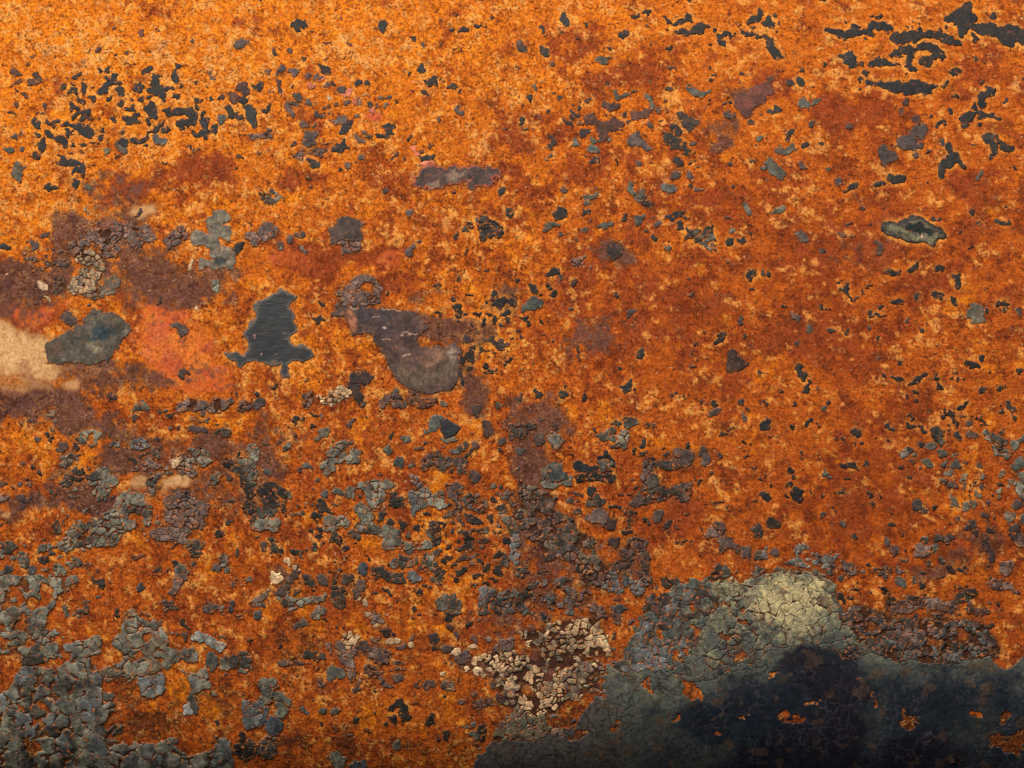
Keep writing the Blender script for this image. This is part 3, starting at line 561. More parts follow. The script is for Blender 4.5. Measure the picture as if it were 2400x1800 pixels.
tile(0, 2, 'G', """
O 1240,190,52 1180,210,28 @22; 1390,240,22; 1440,235,18; S 1560,210,40 1640,190,50 1740,200,55 / 1740,270,20 @20; S 1890,180,45 1820,230,33 1970,170,24 @18; S 2120,190,58 2080,230,28 @17; S 1690,400,36 1640,400,18 1760,395,22; 1930,410,48 1860,450,33 @20; D 750,440,60 830,430,40 700,470,40 / 790,490,50 @15; V 660,540,27; B 1180,520,42 1290,530,42 1330,530,18 @18; G 2170,540,45 2220,600,50 @16; 1640,600,50 1700,620,50 1780,640,45 @17; SOC 1500,680,40 1600,690,60 1660,750,40 @13
900,780,80 840,830,60 960,830,60 870,950,60 @17; D 700,770,60 560,840,40 @15; D 1980,680,50 2120,700,90 2150,830,80 2190,950,50 @18; 1900,800,40 1850,860,45 @14; G 1120,980,70 1060,1080,80 1200,1000,60 1250,1100,60 960,1150,70 1100,1200,80 850,1250,80 950,1300,80 750,1380,60 600,1370,70 530,1370,40 700,1250,60 / 1280,1180,40 ~ 1150,1150,34 1210,1160,36 @16; D 510,1260,30 520,1190,20 @14; S 1470,1000,60 1560,970,70 1650,1040,80 1760,1090,60 @17; V 1460,1130,60 1560,1150,80 1700,1180,70 @15; S 1350,1300,50 1450,1290,70 1560,1330,60 1590,1260,50 @16; D 1650,1390,45 1720,1390,50 1700,1460,35 @16; D 1900,1310,30; D 2170,1060,60 2200,1170,40 @16
BGD 40,1480,45 110,1410,40 0,1420,40 @19; BGD 210,1500,50 230,1550,45 180,1480,30 @19; D 390,1530,40; B 460,1470,24; G 370,1430,28 430,1410,33 480,1390,20 @15; B 280,1620,33; B 80,1620,40; G 510,1600,42 560,1610,28 @18; B 20,1640,28; D 1570,1600,48 1525,1550,18 1600,1640,33 @18; G 1920,1530,38 1950,1470,28 @16; 1960,1600,28; S 1870,1570,33; 2050,1460,24; V -10,1000,40 60,990,24 @15; S 330,480,18; D 440,480,17; S 540,530,38 510,550,20; D 310,715,20; D 375,770,17; B 180,860,24; D 20,600,17; S 1140,290,28; O 440,240,26; O 395,285,16; O 480,310,20; S 1290,690,50 1360,715,20 @15; V 180,980,30 240,1010,20; G 1460,395,15; S 2040,95,18; C 560,1100,14; G 640,930,25 @14; S 1980,1190,30; G 230,1380,18; G 130,1510,20;D 1240,540,16;V 1370,500,28; V 780,800,25
""", drop=0.04)
tile(1, 2, 'G', """
S 40,160,50 0,180,28; S 450,130,58 @16; C 570,150,33 655,120,53 760,60,58 @12; V 860,80,48 850,20,55 880,130,36; 900,175,22 950,170,18; S 1140,110,45 1100,170,33 @20; S 1230,140,58 1280,170,38 @24; R 1370,130,58 1450,150,48 1520,150,38 @17; 1630,170,33; 1220,60,26; K 340,300,33; K 400,310,16; K 480,360,24; 560,420,40 600,400,26 530,470,16; 280,540,26 260,580,16; B 450,720,26 440,700,20; B 545,830,20; S 500,900,16
790,510,40 830,470,19 700,560,60 650,620,50 720,630,50 / 860,580,45 830,640,52 810,690,28 / 640,690,48 590,710,38 650,750,33 ~ 795,580,20 @21; 1150,570,37 1170,540,17; 1320,480,34 1290,475,24; 1230,680,40 1190,690,18; 1560,320,50 1540,370,38; 1500,400,28 1480,420,16; 1650,485,28 1710,470,20; B 1800,530,38 1760,570,43 1710,580,28 @30; D 1690,755,21; S 1880,790,38 1890,860,13 1850,810,24; V 1920,210,50 1900,260,30; V 1990,350,48 1990,420,42; 2100,190,33; S 2120,500,38; D 2120,575,18
690,920,38 740,930,19; 820,910,44 810,980,33 / 790,950,30 @22; 900,890,24 980,890,50 1060,870,44 1170,860,38 / 1000,960,60 1060,960,50 1020,1030,38 @19; B 585,960,36; D 555,1050,38 610,1070,24; D 520,1130,33 500,1160,22; 620,1170,55 700,1180,60 790,1200,28 / 600,1240,38 690,1240,38 @20; D 550,1250,28; D 555,1310,26; D 700,1320,44 740,1360,24 @22; 940,1100,73 950,1170,62 890,1090,38 @17; D 930,1230,48 1000,1240,33 1060,1260,38 @17; 870,1280,48 890,1310,35 @20
B 1370,820,44 1420,870,44 @20; 1470,900,33 1430,960,30 @18; B 1380,970,53 1370,1050,38 1350,1120,16 @26; 1430,1030,36; 1470,960,48 1560,990,58 1600,1030,44 1590,960,40 @20; D 1670,1050,24; 0,640,50 @20; 100,760,34; B 0,750,28; D 20,920,45 140,920,60 100,980,60 270,970,50 190,1000,60 240,1030,36 @21; D 130,1070,60 60,1110,50 @26; G 60,1200,70 160,1180,40 190,1260,28 0,1230,40 @20; D 250,1090,18 260,1140,10; D 370,1055,24
D 1170,1190,33; D 1260,1200,22 1250,1240,22; D 1150,1280,58 1200,1330,68 1130,1370,48 1190,1390,48 @30; 1300,1390,38 1340,1400,38 @18; 1430,1400,38 1500,1390,38 @18; D 1560,1340,50 1540,1280,58 1590,1210,38 1640,1210,28 1520,1220,24 ~ 1600,1215,16 @19; K 1680,1395,20; D 1390,1230,24; G 1340,1450,28; D 1260,1530,48 1200,1560,33 1310,1540,38 1390,1520,28 @20; K 1170,1565,24; K 1640,1500,33 1630,1520,24; D 790,1410,27; B 915,1610,45; D 1870,1160,44 1920,1190,24 1830,1150,18; D 2030,1160,38 2040,1210,18; D 1715,1270,17; K 1745,1370,17
D 2060,1010,28; D 2120,1070,34; D 2150,1130,38 2200,1200,38 2240,1280,40 @22; 2040,880,27; S 2110,895,24; D 1920,1520,24; D 1980,1560,28 1970,1600,28; D 2060,1500,24 2100,1460,28; D 2150,1500,38 2160,1560,38 @20; D 2080,1610,34; D 1770,1620,34 1820,1600,15; D 1910,1645,30; K 2170,1340,34; C 265,1540,28; C 340,1600,38 @22; C 200,1640,20; S 60,1410,28; S 350,1560,25; D 880,1370,10; S 820,340,24; V 190,490,20; D 960,1510,14; S 490,1060,10
""")
tile(2, 2, 'D', """
230,75,34 265,115,16; 430,80,28 440,120,18; 495,95,14; 615,140,20 640,120,12; 985,20,28; 1055,60,18; S 60,105,26; 900,370,34 870,410,38 @19; 1030,345,44 980,330,24 @22; G 980,430,38 930,500,48 960,530,30 @20; G 870,470,25 790,460,38 750,430,24; 880,550,20; K 1045,560,18 1050,600,16; 1120,515,42; G 370,460,38 370,510,38 400,440,28 @22; G 60,580,34; G 55,740,26; G 440,680,28 380,720,58 320,760,68 400,800,75 320,840,65 460,820,48 @50
K 560,710,33 640,730,33 720,740,28; K 560,800,33 650,770,33 740,780,28 820,780,38 @22; G 800,710,55 820,690,40 @30; K 810,640,48 760,660,26 860,660,24 870,710,20 ~ 840,665,16; K 870,850,28 840,810,24; 680,910,38; 700,990,44 740,1030,38 790,1020,28 @22; V 1210,670,38 1160,740,44 1210,830,70 1210,910,58 1140,980,48 1050,1040,46 / 1180,1000,45 1290,920,48 1340,960,38 1290,980,30 / 1340,940,30 1400,930,33 1490,900,28 1540,870,22 / 1430,940,28 1490,980,36 ~ 1160,950,33 / 1260,965,22 @34
V 1300,680,48 1400,690,38 1500,680,38 1510,600,43 1440,590,33 @30; S 1650,590,34; S 1690,650,38 1680,700,22; S 1720,765,19; 1800,645,17; 1520,540,24; S 750,1150,78 700,1170,40 @40; V 860,1220,48 820,1190,30; S 1250,1140,48 1290,1120,24; S 1780,1270,66 1720,1280,40 @24; S 1850,1380,58 1900,1400,36 @36; S 2130,1280,44; S 2000,1460,48; G 1790,1620,78 1830,1640,48 @30; G 2140,1600,44 2100,1630,36 @20; S 1825,1440,24
V 1050,1380,58 1120,1400,58 1160,1500,48 1150,1600,48 1160,1700,50 / 1000,1450,38 1010,1530,36 930,1560,36 870,1610,46 ~ 1060,1560,50 @17; V 860,1360,28 920,1380,22; 2190,970,34; 1740,175,26; S 1760,250,38 1720,260,20; 2040,210,20; S 2010,285,26; 2180,350,38; 1820,430,24; K 1580,815,14; S 1980,150,24; 1860,385,18; 2150,200,16; 1900,370,12; S 500,1000,36; S 580,1000,16; R 960,950,22; V 1340,590,22; S 1380,90,18; 870,170,14; R 1050,815,14; 1420,60,14; S 1930,1460,22; 1640,850,24 1600,870,18; S 250,480,50; C 70,115,10
""")
tile(3, 2, 'K', """
D 320,40,24 330,10,18; D 240,165,19; G 495,205,26; D 525,160,20; 225,355,20; 300,380,11; 345,370,17 370,310,18; D 760,410,38 800,405,26 720,410,24; 630,490,19; D 800,515,17; 1280,45,24; 1475,25,28; D 1855,45,31; 2050,40,16 2040,20,10; 1280,145,19; 1720,150,17 1680,195,17 1630,225,20; D 2070,150,20 2080,195,20 2130,240,17 2150,300,16; 1560,280,27 1570,330,17 1630,375,24; D 1650,440,24 1660,470,15; 1515,295,13; S 1755,345,27; 1240,290,19; 1200,375,17 1260,370,17; 1330,380,24 1360,405,12
D 1470,400,44 1490,460,44 1510,510,28 @24; G 1430,540,34 1370,530,22; D 1310,520,19; G 1500,600,36; S 1760,440,28; G 1880,430,48 1960,460,44 2020,500,38 @24; G 1960,560,33 2050,600,33 2010,590,30 @26; G 2130,530,38; G 2200,480,38; D 1200,580,44 1240,600,28 1160,620,20 1200,545,18 @24; 1150,705,19; R 1230,680,15; G 1360,680,34 1320,670,20; G 1600,690,34 1560,700,18; O 1540,755,36; O 1680,810,34; O 1840,800,23; O 1830,695,16; O 2030,780,28; G 2150,690,48; G 2190,810,38; G 2160,890,48 2190,960,48 @22; O 1985,930,24; O 1990,980,20; O 1790,945,28; O 1700,885,20; O 2100,850,20; O 2070,890,17; O 1570,985,24
S 1300,1050,44 1290,1030,30; S 1360,1100,33; O 1600,1030,33; O 1690,1070,28; O 1750,1050,28; S 1880,1020,26; S 2140,1040,44; S 1860,1140,33; O 2080,1140,33; G 2190,1180,38; V 2100,1240,38 2130,1310,38 2150,1380,36 @30; V 1760,1230,44 1720,1250,30; V 1800,1300,38; V 1915,1270,34; V 1440,1330,33 1500,1330,38 1540,1350,26 @24; V 1570,1310,26; G 1340,1350,28; G 1430,1420,34; S 1310,1440,48 1350,1440,40 @34; V 1080,1420,44; S 1020,1350,24; V 1870,1370,33 1890,1420,28; V 1920,1480,34
S 480,1140,27; S 640,1210,28; D 1050,1190,27; 870,955,27; 890,1020,18 910,1050,12; 190,735,24; 220,800,17; 220,870,18 180,890,12; 260,930,38 240,980,28; 160,965,20; 650,715,12 720,718,15 770,730,11; G 490,770,26; G 530,800,18; 680,840,19; D 635,915,17; 590,945,13; 470,965,19; V 50,1200,48; S 680,1580,58 700,1620,48 @30; D 870,1550,24; S 1130,1610,34; D 750,1320,20; S 2050,1580,58 @24; S 1640,1170,20; O 140,1640,58 70,1620,40 @24; O 430,1650,58 @24; D 1880,1560,20; S 40,1450,30; D 390,940,10; D 1450,1090,16; O 2100,700,20; 1200,735,8
""")
tile(1, 3, 'S', """
C 180,20,55; S 290,50,28; S 340,0,40; 580,60,43 560,30,24; 230,140,38 280,110,20; G 220,200,28 270,220,68 340,220,43 420,220,33 490,220,33 560,200,22 600,175,16 / 310,280,32 @19; B 10,330,40; G 530,320,43 570,310,26 510,350,24 @28; G 400,410,34; S 350,440,26; 800,25,34; 900,80,34 880,100,24; S 860,150,43; C 870,190,28; C 935,235,33; D 1110,95,17 1150,140,16; D 1415,155,27; D 1600,220,58 1680,210,48 1720,240,48 1580,270,33 1750,290,28 @22; D 1690,340,43; D 1840,415,28; D 1960,285,53 @32; B 1980,150,48 2050,140,33 1960,210,43 @22; BDV 2100,260,68 2190,200,78 2150,300,50 @18
C 960,340,24; C 1020,380,43 1060,390,30 @17; C 1045,435,22; B 1350,20,48 1410,40,28 @22; K 1740,15,28; K 1990,60,24; C 820,560,68 870,530,28 @20; S 730,630,53 810,660,38 850,620,30 @26; S 930,610,44; S 990,620,28; S 1050,660,58 1130,680,38 1050,750,38 @22; S 770,720,48 800,800,46 800,860,43 @24; G 660,860,73 650,880,40; D 440,680,48 520,690,46 570,695,22 @34; C 1180,550,28; C 1230,540,26; S 1350,530,28; C 1350,600,33; S 1260,610,34; V 1530,550,44; V 1560,640,28
S 1650,630,44; C 1720,670,38; S 1800,680,38; S 1780,730,48; C 1850,610,28; S 1880,540,28; C 1890,740,38; C 1930,720,28; C 1920,830,38; C 1960,870,28; C 1820,810,24; C 1600,850,22; C 2040,735,28; C 1970,690,22; S 2120,600,58 2190,600,48 @18; C 2170,680,33; S 1220,890,43 1240,910,30; S 1390,950,27; S 1490,940,43; S 2100,1080,44 2140,1070,30 @22; S 1890,1040,28; B 390,1185,22 430,1200,14; G 590,1180,26; G 690,1180,36; D 850,1265,34; D 1230,1110,43 1190,1130,30; D 1270,1170,43 1300,1230,33 ~ 1265,1190,10; D 1170,1230,33 1185,1270,18; D 1530,1220,28 1500,1280,28 1480,1320,20; D 1640,1400,38 1650,1440,28; D 1930,1340,46 1930,1400,46 1880,1380,30 @30; D 1560,1445,17; G 1220,1500,38
G 680,1630,68 720,1640,48 @34; B 860,1680,60; C 2200,900,38; S 2050,960,30; S 1860,310,10; S 1480,520,18; V 1760,900,20; S 700,440,14; V 1130,470,45; V 1690,440,30; W 1160,550,10; S 1400,350,14; S 2130,900,24
""")

# ------------------------------------------------------------------ ragged linked remnants between the traced clusters
for n_, (kd, mx_, cx, cy, rx, ry, thr, wl, cell) in enumerate([
        ('D', 'KDDG', 950, 1280, 420, 260, 0.25, 44, 18), ('V', 'VDS', 1130, 1180, 260, 300, 0.22, 40, 16), ('S', 'VSDG', 300, 1130, 330, 200, 0.18, 40, 15),
        ('D', 'DGB', 110, 1380, 150, 130, 0.12, 40, 19), ('D', 'KDV', 1480, 1130, 300, 200, 0.24, 40, 20), ('D', 'KDVS', 2180, 1380, 280, 110, 0.14, 34, 14),
        ('D', 'VDBG', 1850, 1330, 260, 60, 0.05, 36, 16), ('D', 'DBV', 1490, 1470, 110, 130, 0.05, 34, 16), ('D', 'DBO', 1200, 1720, 180, 60, 0.05, 36, 18), ('S', 'VSO', 1130, 1590, 150, 120, 0.12, 30, 14),
        ('V', 'VDS', 1230, 1380, 240, 130, 0.14, 36, 14), ('D', 'KDG', 2250, 1050, 180, 200, 0.22, 36, 18), ('K', 'KDV', 1120, 770, 190, 150, 0.22, 30, 0),
        ('D', 'DDG', 1500, 360, 330, 260, 0.33, 36, 0), ('K', 'KD', 2080, 640, 330, 260, 0.40, 30, 0), ('S', 'VSD', 190, 620, 220, 150, 0.20, 40, 15),
        ('D', 'DSG', 480, 1420, 200, 160, 0.26, 36, 18), ('S', 'SVO', 860, 1560, 300, 130, 0.24, 36, 16), ('K', 'KD', 230, 230, 250, 110, 0.26, 30, 0), ('S', 'VSD', 760, 300, 260, 150, 0.28, 32, 16)]):
    shape(kd, field=(cx, cy, rx, ry, thr, wl, 900 + n_ * 13), cell=cell, mix=mx_, crack=0.9, merge=0.8, gapw=(0.8 if kd in 'VS' else 0.6) if kd != 'K' else None, thick=0.6, dome=0.5)

# ------------------------------------------------------------------ small chips too many to trace: scattered by district
def scatter(n, cx, cy, rx, ry, kinds, r0, r1, elong=1.5, ang=None, seed=0):
    r = random.Random(seed + n)
    for _ in range(int(n * 0.45)):
        a = r.uniform(0, 6.283); q = math.sqrt(r.random())
        x, y = cx + math.cos(a) * q * rx, cy + math.sin(a) * q * ry
        i, j = int((y - RY0) / ST), int((x - RX0) / ST)
        if not (8 < i < H - 8 and 8 < j < W - 8) or occ[i - 3:i + 4, j - 3:j + 4].any(): continue
        rad = r0 + (r1 - r0) * r.random() ** 2
        th = r.uniform(0, 3.14) if ang is None else ang + r.gauss(0, 0.35)
        L = rad * elong * r.uniform(0.2, 1.3)
        pts = [(x - math.cos(th) * L, y - math.sin(th) * L, rad * r.uniform(.5, .9)), (x, y, rad), (x + math.cos(th + .4) * L, y + math.sin(th + .4) * L, rad * r.uniform(.4, .9))]
        shape(r.choice(kinds), [pts], thick=0.5, dome=0.5)
scatter(90, 240, 260, 250, 140, 'KKD', 2.2, 5, seed=1)
scatter(70, 1900, 150, 520, 170, 'KKDS', 2.0, 4.5, 2.0, 0.1, seed=2)
scatter(80, 1900, 500, 560, 480, 'DDKVR', 1.8, 4.2, 1.5, 0.2, seed=3)
scatter(110, 1000, 250, 560, 250, 'DVRR', 2.0, 4.2, seed=4)
scatter(120, 2100, 1080, 380, 230, 'DKKV', 2.2, 4.6, 1.5, 0.4, seed=5)
scatter(90, 1500, 1050, 380, 260, 'DVRV', 2.2, 5, seed=6)
scatter(80, 850, 1250, 330, 300, 'DVDB', 2.2, 5, seed=7)
scatter(160, 270, 1130, 300, 230, 'SVVRD', 2.2, 6, seed=8)
scatter(120, 2170, 1400, 250, 100, 'DDSVG', 3.0, 8, 1.2, 0.4, seed=9)
scatter(130, 850, 1550, 330, 220, 'SVDR', 2.2, 5, seed=10)
scatter(80, 1400, 1420, 220, 120, 'BDVS', 3, 8, seed=11)
scatter(70, 1120, 760, 160, 150, 'KV', 2.2, 6, seed=12)
scatter(60, 250, 640, 240, 160, 'SVC', 2.0, 5, seed=13)
scatter(60, 120, 1350, 140, 90, 'BGD', 3.0, 9, seed=14)
scatter(60, 700, 1000, 260, 110, 'SVD', 2.2, 5, seed=15)
# beyond the frame the same weathering goes on
for k_, (cx, cy, rx, ry) in enumerate([(-90, 500, 80, 500), (-90, 1300, 80, 400), (2490, 400, 80, 500), (2490, 1200, 80, 300), (1200, -90, 1300, 80)]):
    scatter(70, cx, cy, rx, ry, 'DKGS', 3, 9, seed=20 + k_)

# ------------------------------------------------------------------ materials
def nodes(mat):
    mat.use_nodes = True
    nt = mat.node_tree
    return nt, nt.nodes, nt.links, nt.nodes["Principled BSDF"]

def noise(nt, vec, wl, detail=2.0, rough=0.6, dist=0.0):
    n = nt.nodes.new("ShaderNodeTexNoise")
    n.inputs["Scale"].default_value = 1.0 / (wl * PX)
    n.inputs["Detail"].default_value = detail
    n.inputs["Roughness"].default_value = rough
    n.inputs["Distortion"].default_value = dist
    nt.links.new(vec, n.inputs["Vector"])
    return n.outputs["Fac"]

def ramp(nt, fac, stops):
    r = nt.nodes.new("ShaderNodeValToRGB")
    el = r.color_ramp.elements
    while len(el) < len(stops): el.new(0.5)
    for e, (p, c) in zip(el, stops):
        e.position = p; e.color = (*c, 1) if len(c) == 3 else c
    nt.links.new(fac, r.inputs[0])
    return r.outputs[0]

def mix(nt, mode, fac, a, b):
    m = nt.nodes.new("ShaderNodeMix"); m.data_type = 'RGBA'; m.blend_type = mode
    for sock, v in ((m.inputs[0], fac), (m.inputs[6], a), (m.inputs[7], b)):
        if hasattr(v, 'is_output'): nt.links.new(v, sock)
        elif isinstance(v, (int, float)): sock.default_value = v
        else: sock.default_value = (*v, 1)
    return m.outputs[2]

def math_(nt, op, a, b=None):
    m = nt.nodes.new("ShaderNodeMath"); m.operation = op
    for sock, v in ((m.inputs[0], a), (m.inputs[1], b)):
        if v is None: continue
        if hasattr(v, 'is_output'): nt.links.new(v, sock)
        else: sock.default_value = v
    return m.outputs[0]

def attr(nt, name):
    a = nt.nodes.new("ShaderNodeAttribute"); a.attribute_name = name
    return a

def rust_material():
    mat = bpy.data.materials.new("rust")
    nt, N, L, bs = nodes(mat)
    tc = N.new("ShaderNodeTexCoord").outputs["Object"]
    tint = attr(nt, "tint").outputs["Color"]
    sm = attr(nt, "grain").outputs["Fac"]             # 1 = coarse crust, 0 = smooth bare spot
    lace = attr(nt, "lace").outputs["Fac"]            # where the crust is a pale porous lace
    mp = N.new("ShaderNodeMapping"); mp.inputs["Scale"].default_value = (0.5, 1, 1); mp.inputs["Rotation"].default_value = (0, math.radians(3), 0)
    L.new(tc, mp.inputs[0])
    sp = N.new("ShaderNodeSeparateXYZ"); L.new(tc, sp.inputs[0])
    side = ramp(nt, math_(nt, 'ADD', math_(nt, 'MULTIPLY', sp.outputs[0], 2.5), 0.5), [(0.62, (0, 0, 0)), (0.95, (0.8, 0.8, 0.8))])
    def blend(a, b): return mix(nt, 'MIX', side, a, b)
    n1 = blend(noise(nt, tc, 10, 2.5, 0.75), noise(nt, mp.outputs[0], 9, 2.5, 0.75))
    n5 = noise(nt, tc, 5, 0.0, 0.5)
    n2 = noise(nt, tc, 8, 1.0, 0.5, 0.4)
    n3 = noise(nt, tc, 6, 0.0, 0.5)
    col = mix(nt, 'MULTIPLY', 1.0, tint, ramp(nt, n1, [(0.27, (0.44, 0.36, 0.32)), (0.46, (0.94, 0.92, 0.92)), (0.60, (1.10, 1.14, 1.25)), (0.76, (1.35, 1.6, 2.2))]))
    col = mix(nt, 'MIX', math_(nt, 'ADD', math_(nt, 'MULTIPLY', sm, 0.8), 0.2), tint, col)
    n4 = blend(noise(nt, tc, 24, 4.0, 0.8), noise(nt, mp.outputs[0], 20, 4.0, 0.8))
    col = mix(nt, 'MULTIPLY', sm, col, ramp(nt, n5, [(0.3, (0.70, 0.64, 0.60)), (0.5, (1, 1, 1)), (0.7, (1.25, 1.32, 1.45))]))
    col = mix(nt, 'MULTIPLY', sm, col, ramp(nt, n4, [(0.36, (0.50, 0.38, 0.32)), (0.46, (0.90, 0.84, 0.80)), (0.53, (1.0, 1.0, 1.0)), (0.64, (1.16, 1.25, 1.35))]))
    ridge = math_(nt, 'ABSOLUTE', math_(nt, 'SUBTRACT', n2, 0.5))
    net = ramp(nt, ridge, [(0.015, (1, 1, 1)), (0.085, (0, 0, 0))])
    col = mix(nt, 'MIX', math_(nt, 'MULTIPLY', math_(nt, 'MULTIPLY', net, lace), 0.85), col, tuple(lin((250, 172, 86)) * ALB))
    pits = math_(nt, 'MULTIPLY', ramp(nt, n3, [(0.27, (1, 1, 1)), (0.37, (0, 0, 0))]), math_(nt, 'MULTIPLY', sm, ramp(nt, noise(nt, tc, 60, 3.0, 0.7), [(0.40, (0.1, 0.1, 0.1)), (0.58, (1, 1, 1))])))
    col = mix(nt, 'MIX', math_(nt, 'MULTIPLY', pits, 0.85), col, tuple(lin((62, 36, 22)) * ALB))
    flecks = ramp(nt, noise(nt, tc, 8, 1.0, 0.5), [(0.71, (0, 0, 0)), (0.77, (1, 1, 1))])
    col = mix(nt, 'MIX', math_(nt, 'MULTIPLY', math_(nt, 'MULTIPLY', flecks, sm), 0.6), col, tuple(lin((244, 196, 144)) * ALB))
    L.new(col, bs.inputs["Base Color"])
    bs.inputs["Roughness"].default_value = 0.85
    bs.inputs["Specular IOR Level"].default_value = 0.08
    b = N.new("ShaderNodeBump"); b.inputs["Strength"].default_value = 0.8; b.inputs["Distance"].default_value = 1.5 * PX
    h = math_(nt, 'ADD', math_(nt, 'MULTIPLY', n1, 1.0), math_(nt, 'MULTIPLY', n3, 0.7))
    L.new(math_(nt, 'MULTIPLY', h, math_(nt, 'ADD', math_(nt, 'MULTIPLY', sm, 0.85), 0.15)), b.inputs["Height"])
    L.new(b.outputs[0], bs.inputs["Normal"])
    return mat

def paint_material(name, rough, spec, mott, fleck):
    mat = bpy.data.materials.new(name)
    nt, N, L, bs = nodes(mat)
    tc = N.new("ShaderNodeTexCoord").outputs["Object"]
    tint = attr(nt, "tint").outputs["Color"]
    n1 = noise(nt, tc, 18, 3.0, 0.7)
    n2 = noise(nt, tc, 7, 2.0, 0.6)
    col = mix(nt, 'MULTIPLY', 1.0, tint, ramp(nt, n1, [(0.3, (1 - mott,) * 3), (0.5, (1, 1, 1)), (0.7, (1 + mott * 1.3, 1 + mott * 1.2, 1 + mott))]))
    col = mix(nt, 'MULTIPLY', 1.0, col, ramp(nt, n2, [(0.3, (0.62, 0.60, 0.57)), (0.5, (0.98, 0.98, 0.98)), (0.72, (1.5, 1.46, 1.4))]))
    rustdust = ramp(nt, noise(nt, tc, 11, 2.5, 0.7), [(0.60, (0, 0, 0)), (0.72, (1, 1, 1))])
    col = mix(nt, 'MIX', math_(nt, 'MULTIPLY', rustdust, fleck), col, tuple(lin((150, 84, 46)) * ALB))
    ed = attr(nt, "edge").outputs["Fac"]
    creep = math_(nt, 'ADD', math_(nt, 'MULTIPLY', ed, -0.032), noise(nt, tc, 9, 2.0, 0.65))
    creepf = ramp(nt, creep, [(0.49 if fleck > 0.3 else 0.52, (0, 0, 0)), (0.56 if fleck > 0.3 else 0.60, (1, 1, 1))])
    col = mix(nt, 'MIX', math_(nt, 'MULTIPLY', creepf, 0.75 if fleck > 0.2 else 0.5), col, ramp(nt, noise(nt, tc, 8, 2.0, 0.7), [(0.35, tuple(lin((74, 42, 26)) * ALB)), (0.5, tuple(lin((176, 92, 34)) * ALB)), (0.65, tuple(lin((232, 142, 70)) * ALB))]))
    L.new(col, bs.inputs["Base Color"])
    L.new(ramp(nt, n1, [(0.3, (rough - .08,) * 3), (0.7, (rough + .1,) * 3)]), bs.inputs["Roughness"])
    bs.inputs["Specular IOR Level"].default_value = spec
    b = N.new("ShaderNodeBump"); b.inputs["Strength"].default_value = 0.6; b.inputs["Distance"].default_value = (1.5 if fleck > 0.2 else 0.7) * PX
    L.new(math_(nt, 'ADD', n2, math_(nt, 'MULTIPLY', n1, 1.5)), b.inputs["Height"])
    L.new(b.outputs[0], bs.inputs["Normal"])
    return mat

def bare_material():
    mat = bpy.data.materials.new("brushed_dark_metal")
    nt, N, L, bs = nodes(mat)
    tc = N.new("ShaderNodeTexCoord").outputs["Object"]
    mp = N.new("ShaderNodeMapping"); mp.inputs["Scale"].default_value = (0.3, 1, 1.0); mp.inputs["Rotation"].default_value = (0, math.radians(-4), 0)
    L.new(tc, mp.inputs[0])
    n1 = noise(nt, mp.outputs[0], 11, 3.0, 0.7)
    tint = attr(nt, "tint").outputs["Color"]
    col = mix(nt, 'MULTIPLY', 1.0, tint, ramp(nt, n1, [(0.35, (0.55, 0.55, 0.55)), (0.5, (0.95, 0.95, 0.95)), (0.72, (1.25, 1.23, 1.2))]))
    ed = attr(nt, "edge").outputs["Fac"]
    cr = math_(nt, 'ADD', math_(nt, 'MULTIPLY', ed, -0.05), noise(nt, tc, 9, 2.0, 0.65))
    col = mix(nt, 'MIX', math_(nt, 'MULTIPLY', ramp(nt, cr, [(0.48, (0, 0, 0)), (0.56, (1, 1, 1))]), 0.7), col, tuple(lin((170, 96, 44)) * ALB))
    L.new(col, bs.inputs["Base Color"])
    bs.inputs["Roughness"].default_value = 0.5
    bs.inputs["Specular IOR Level"].default_value = 0.35
    b = N.new("ShaderNodeBump"); b.inputs["Strength"].default_value = 0.8; b.inputs["Distance"].default_value = 1.5 * PX
    L.new(n1, b.inputs["Height"]); L.new(b.outputs[0], bs.inputs["Normal"])
    return mat

MAT_RUST = rust_material()
MAT_PAINT = paint_material("weathered_paint", 0.62, 0.2, 0.42, 0.6)
MAT_CREAM = paint_material("cream_paint", 0.7, 0.25, 0.18, 0.22)
MAT_SHEET = paint_material("dark_glossy_paint", 0.5, 0.25, 0.12, 0.12)
MAT_BARE = bare_material()

def make_mesh(name, x, y, h, faces, col, mat, grain=None, flat=None, lace=None, edge=None):
    co = place(x, y, h).astype(np.float32)
    me = bpy.data.meshes.new(name)
    nv, nf = len(co), len(faces)
    me.vertices.add(nv); me.vertices.foreach_set("co", co.ravel())
    me.loops.add(nf * 4); me.polygons.add(nf)
    me.loops.foreach_set("vertex_index", np.ascontiguousarray(faces, np.int32).ravel())
    me.polygons.foreach_set("loop_start", np.arange(0, nf * 4, 4, dtype=np.int32))
    sm = np.ones(nf, bool)
    if flat is not None: sm[flat:] = False
    me.polygons.foreach_set("use_smooth", sm)
    me.update(calc_edges=True)
    c = np.ones((nv, 4), np.float32); c[:, :3] = lin(np.clip(col, 2, 253)) * ALB
    a = me.attributes.new("tint", 'FLOAT_COLOR', 'POINT'); a.data.foreach_set("color", c.ravel())
    if grain is not None:
        a = me.attributes.new("grain", 'FLOAT', 'POINT'); a.data.foreach_set("value", grain.astype(np.float32).ravel())
    if lace is not None:
        a = me.attributes.new("lace", 'FLOAT', 'POINT'); a.data.foreach_set("value", lace.astype(np.float32).ravel())
    if edge is not None:
        a = me.attributes.new("edge", 'FLOAT', 'POINT'); a.data.foreach_set("value", edge.astype(np.float32).ravel())
    me.materials.append(mat)
    return me

